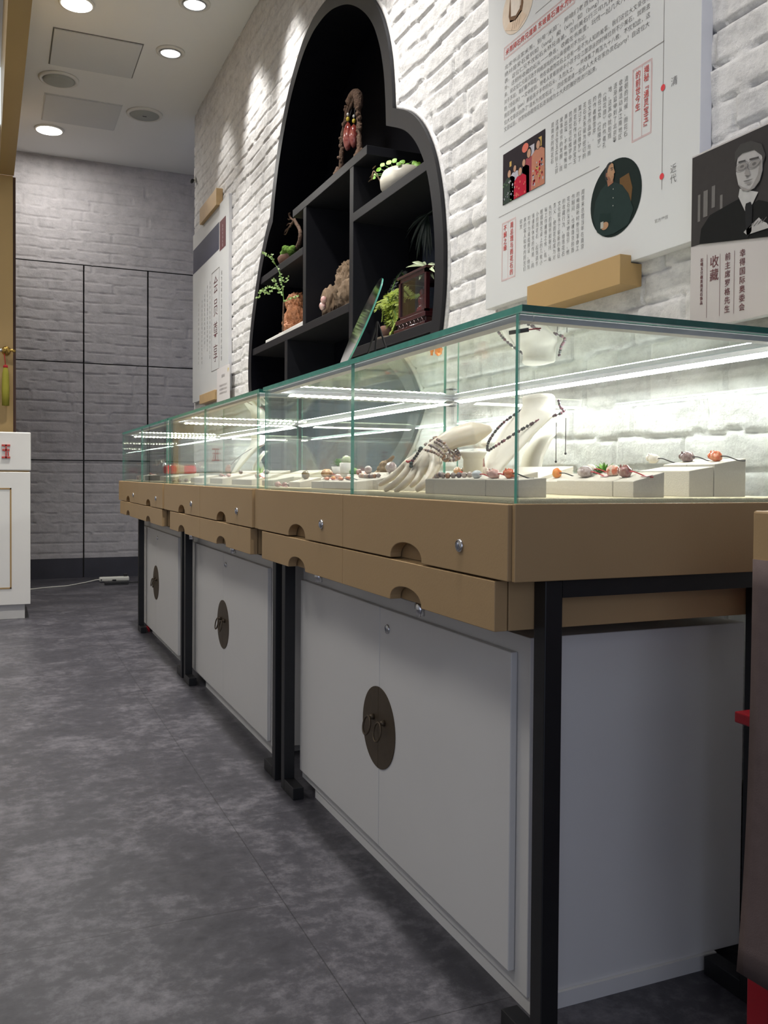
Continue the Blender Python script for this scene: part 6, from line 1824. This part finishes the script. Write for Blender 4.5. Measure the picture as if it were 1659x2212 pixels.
# ================================================================== RIGHT FOREGROUND
TX0, TX1, TY0, TY1 = .893, 1.26, .30, .880
t = thing('draped_table', 'brown-felt draped table with a gold-brown rim at the right edge', 'table', (1.07, .59, 0))
tzt, tzb = at(1625, 1103, y=TY1).z, at(1625, 1214, y=TY1).z
rim = MB()
rim.box(TX0, TX0 + .012, TY0, TY1, tzb, tzt).box(TX1 - .012, TX1, TY0, TY1, tzb, tzt).box(TX0 + .012, TX1 - .012, TY1 - .012, TY1, tzb, tzt).box(TX0 + .012, TX1 - .012, TY0, TY0 + .012, tzb, tzt).box(TX0 + .012, TX1 - .012, TY0 + .012, TY1 - .012, tzb + .002, tzb + .012)
rim.build('rim', MT['gold'], t, bevel=.003)
up = MB(); n_ = 14; pts = []
for i in range(n_):
    for j in range(n_):
        u, v = i / (n_ - 1), j / (n_ - 1)
        e = min(u, 1 - u, v, 1 - v)
        pts.append((TX0 + .015 + (TX1 - TX0 - .03) * u, TY0 + .015 + (TY1 - TY0 - .03) * v, tzt - .012 + min(.026, e * .22) + .003 * math.sin(9 * u + 5 * v)))
up.add(pts, [(i * n_ + j, (i + 1) * n_ + j, (i + 1) * n_ + j + 1, i * n_ + j + 1) for i in range(n_ - 1) for j in range(n_ - 1)], 0, True)
up.build('felt_top', MT['felt_brown'], t)
sk = MB(); m_ = 40; k_ = 16; pts = []
zlow = at(1608, 2112, y=TY1).z
for j in range(k_):
    v = j / (k_ - 1)
    z = tzb + .004 - (tzb - zlow) * v
    for i in range(m_):
        u = i / (m_ - 1)
        flare = .012 * v * v * v
        wob = .010 * v * math.sin(u * 17 + .6) + .004 * math.sin(v * 9 + u * 5)
        pts.append((TX0 + .004 - flare * .4 + wob * u, TY1 - .002 + flare - (TY1 - TY0 - .02) * u, z + .020 * u * v))
sk.add(pts, [(j * m_ + i, j * m_ + i + 1, (j + 1) * m_ + i + 1, (j + 1) * m_ + i) for j in range(k_ - 1) for i in range(m_ - 1)], 0, True)
so = sk.build('felt_skirt', [MT['felt_brown'], MT['felt_edge']], t)
sm_ = so.modifiers.new('thickness', 'SOLIDIFY'); sm_.thickness = .005; sm_.offset = -1; sm_.material_offset_rim = 1
for (xx, yy) in ((TX0 + .03, TY0 + .03), (TX0 + .03, TY1 - .06), (TX1 - .05, TY0 + .03), (TX1 - .05, TY1 - .06)):
    MB().box(xx, xx + .025, yy, yy + .025, 0, tzb + .004).build('leg', MT['steel'], t)
sx, sy = at(1586, 1545, y=1.0).x, 1.0
zt_, zb_ = at(1586, 1536, y=sy).z, at(1586, 1560, y=sy).z
t = thing('red_stool', 'red stool partly hidden behind the brown felt at the right edge', 'stool', (sx + .12, sy - .13, 0))
MB().box(sx, sx + .20, sy - .28, sy, zb_, zt_).build('seat', MT['red'], t, bevel=.002)
for (xx, yy) in ((sx + .012, sy - .06), (sx + .155, sy - .06), (sx + .012, sy - .27), (sx + .155, sy - .27)):
    MB().box(xx, xx + .04, yy, yy + .04, 0, zb_).build('leg', MT['red'], t, bevel=.002)
MB().box(sx + .02, sx + .04, sy - .24, sy - .05, .14, .17).build('rail', MT['red'], t)
# bundle in clear plastic behind the cabinet's back edge
t = thing('plastic_bundle', 'dark bundle in crinkled clear plastic standing at the back edge of the nearest cabinet', 'bundle', (1.30, 1.22, 0))
MB().box(1.285, 1.322, 1.20, 1.30, 0.0, .30).build('core', MT['olive_box'], t, bevel=.004)
fl = MB()
r_ = random.Random(12)
nz = 26; pts = []
for j in range(nz):
    for i in range(4):
        pts.append((1.282 + r_.uniform(-.004, .003), 1.195 + .035 * i + r_.uniform(-.006, .006), .004 + .011 * j + r_.uniform(-.004, .004)))
fl.add(pts, [(j * 4 + i, j * 4 + i + 1, (j + 1) * 4 + i + 1, (j + 1) * 4 + i) for j in range(nz - 1) for i in range(3)], 0, False)
fl.build('film', MT['film'], t)
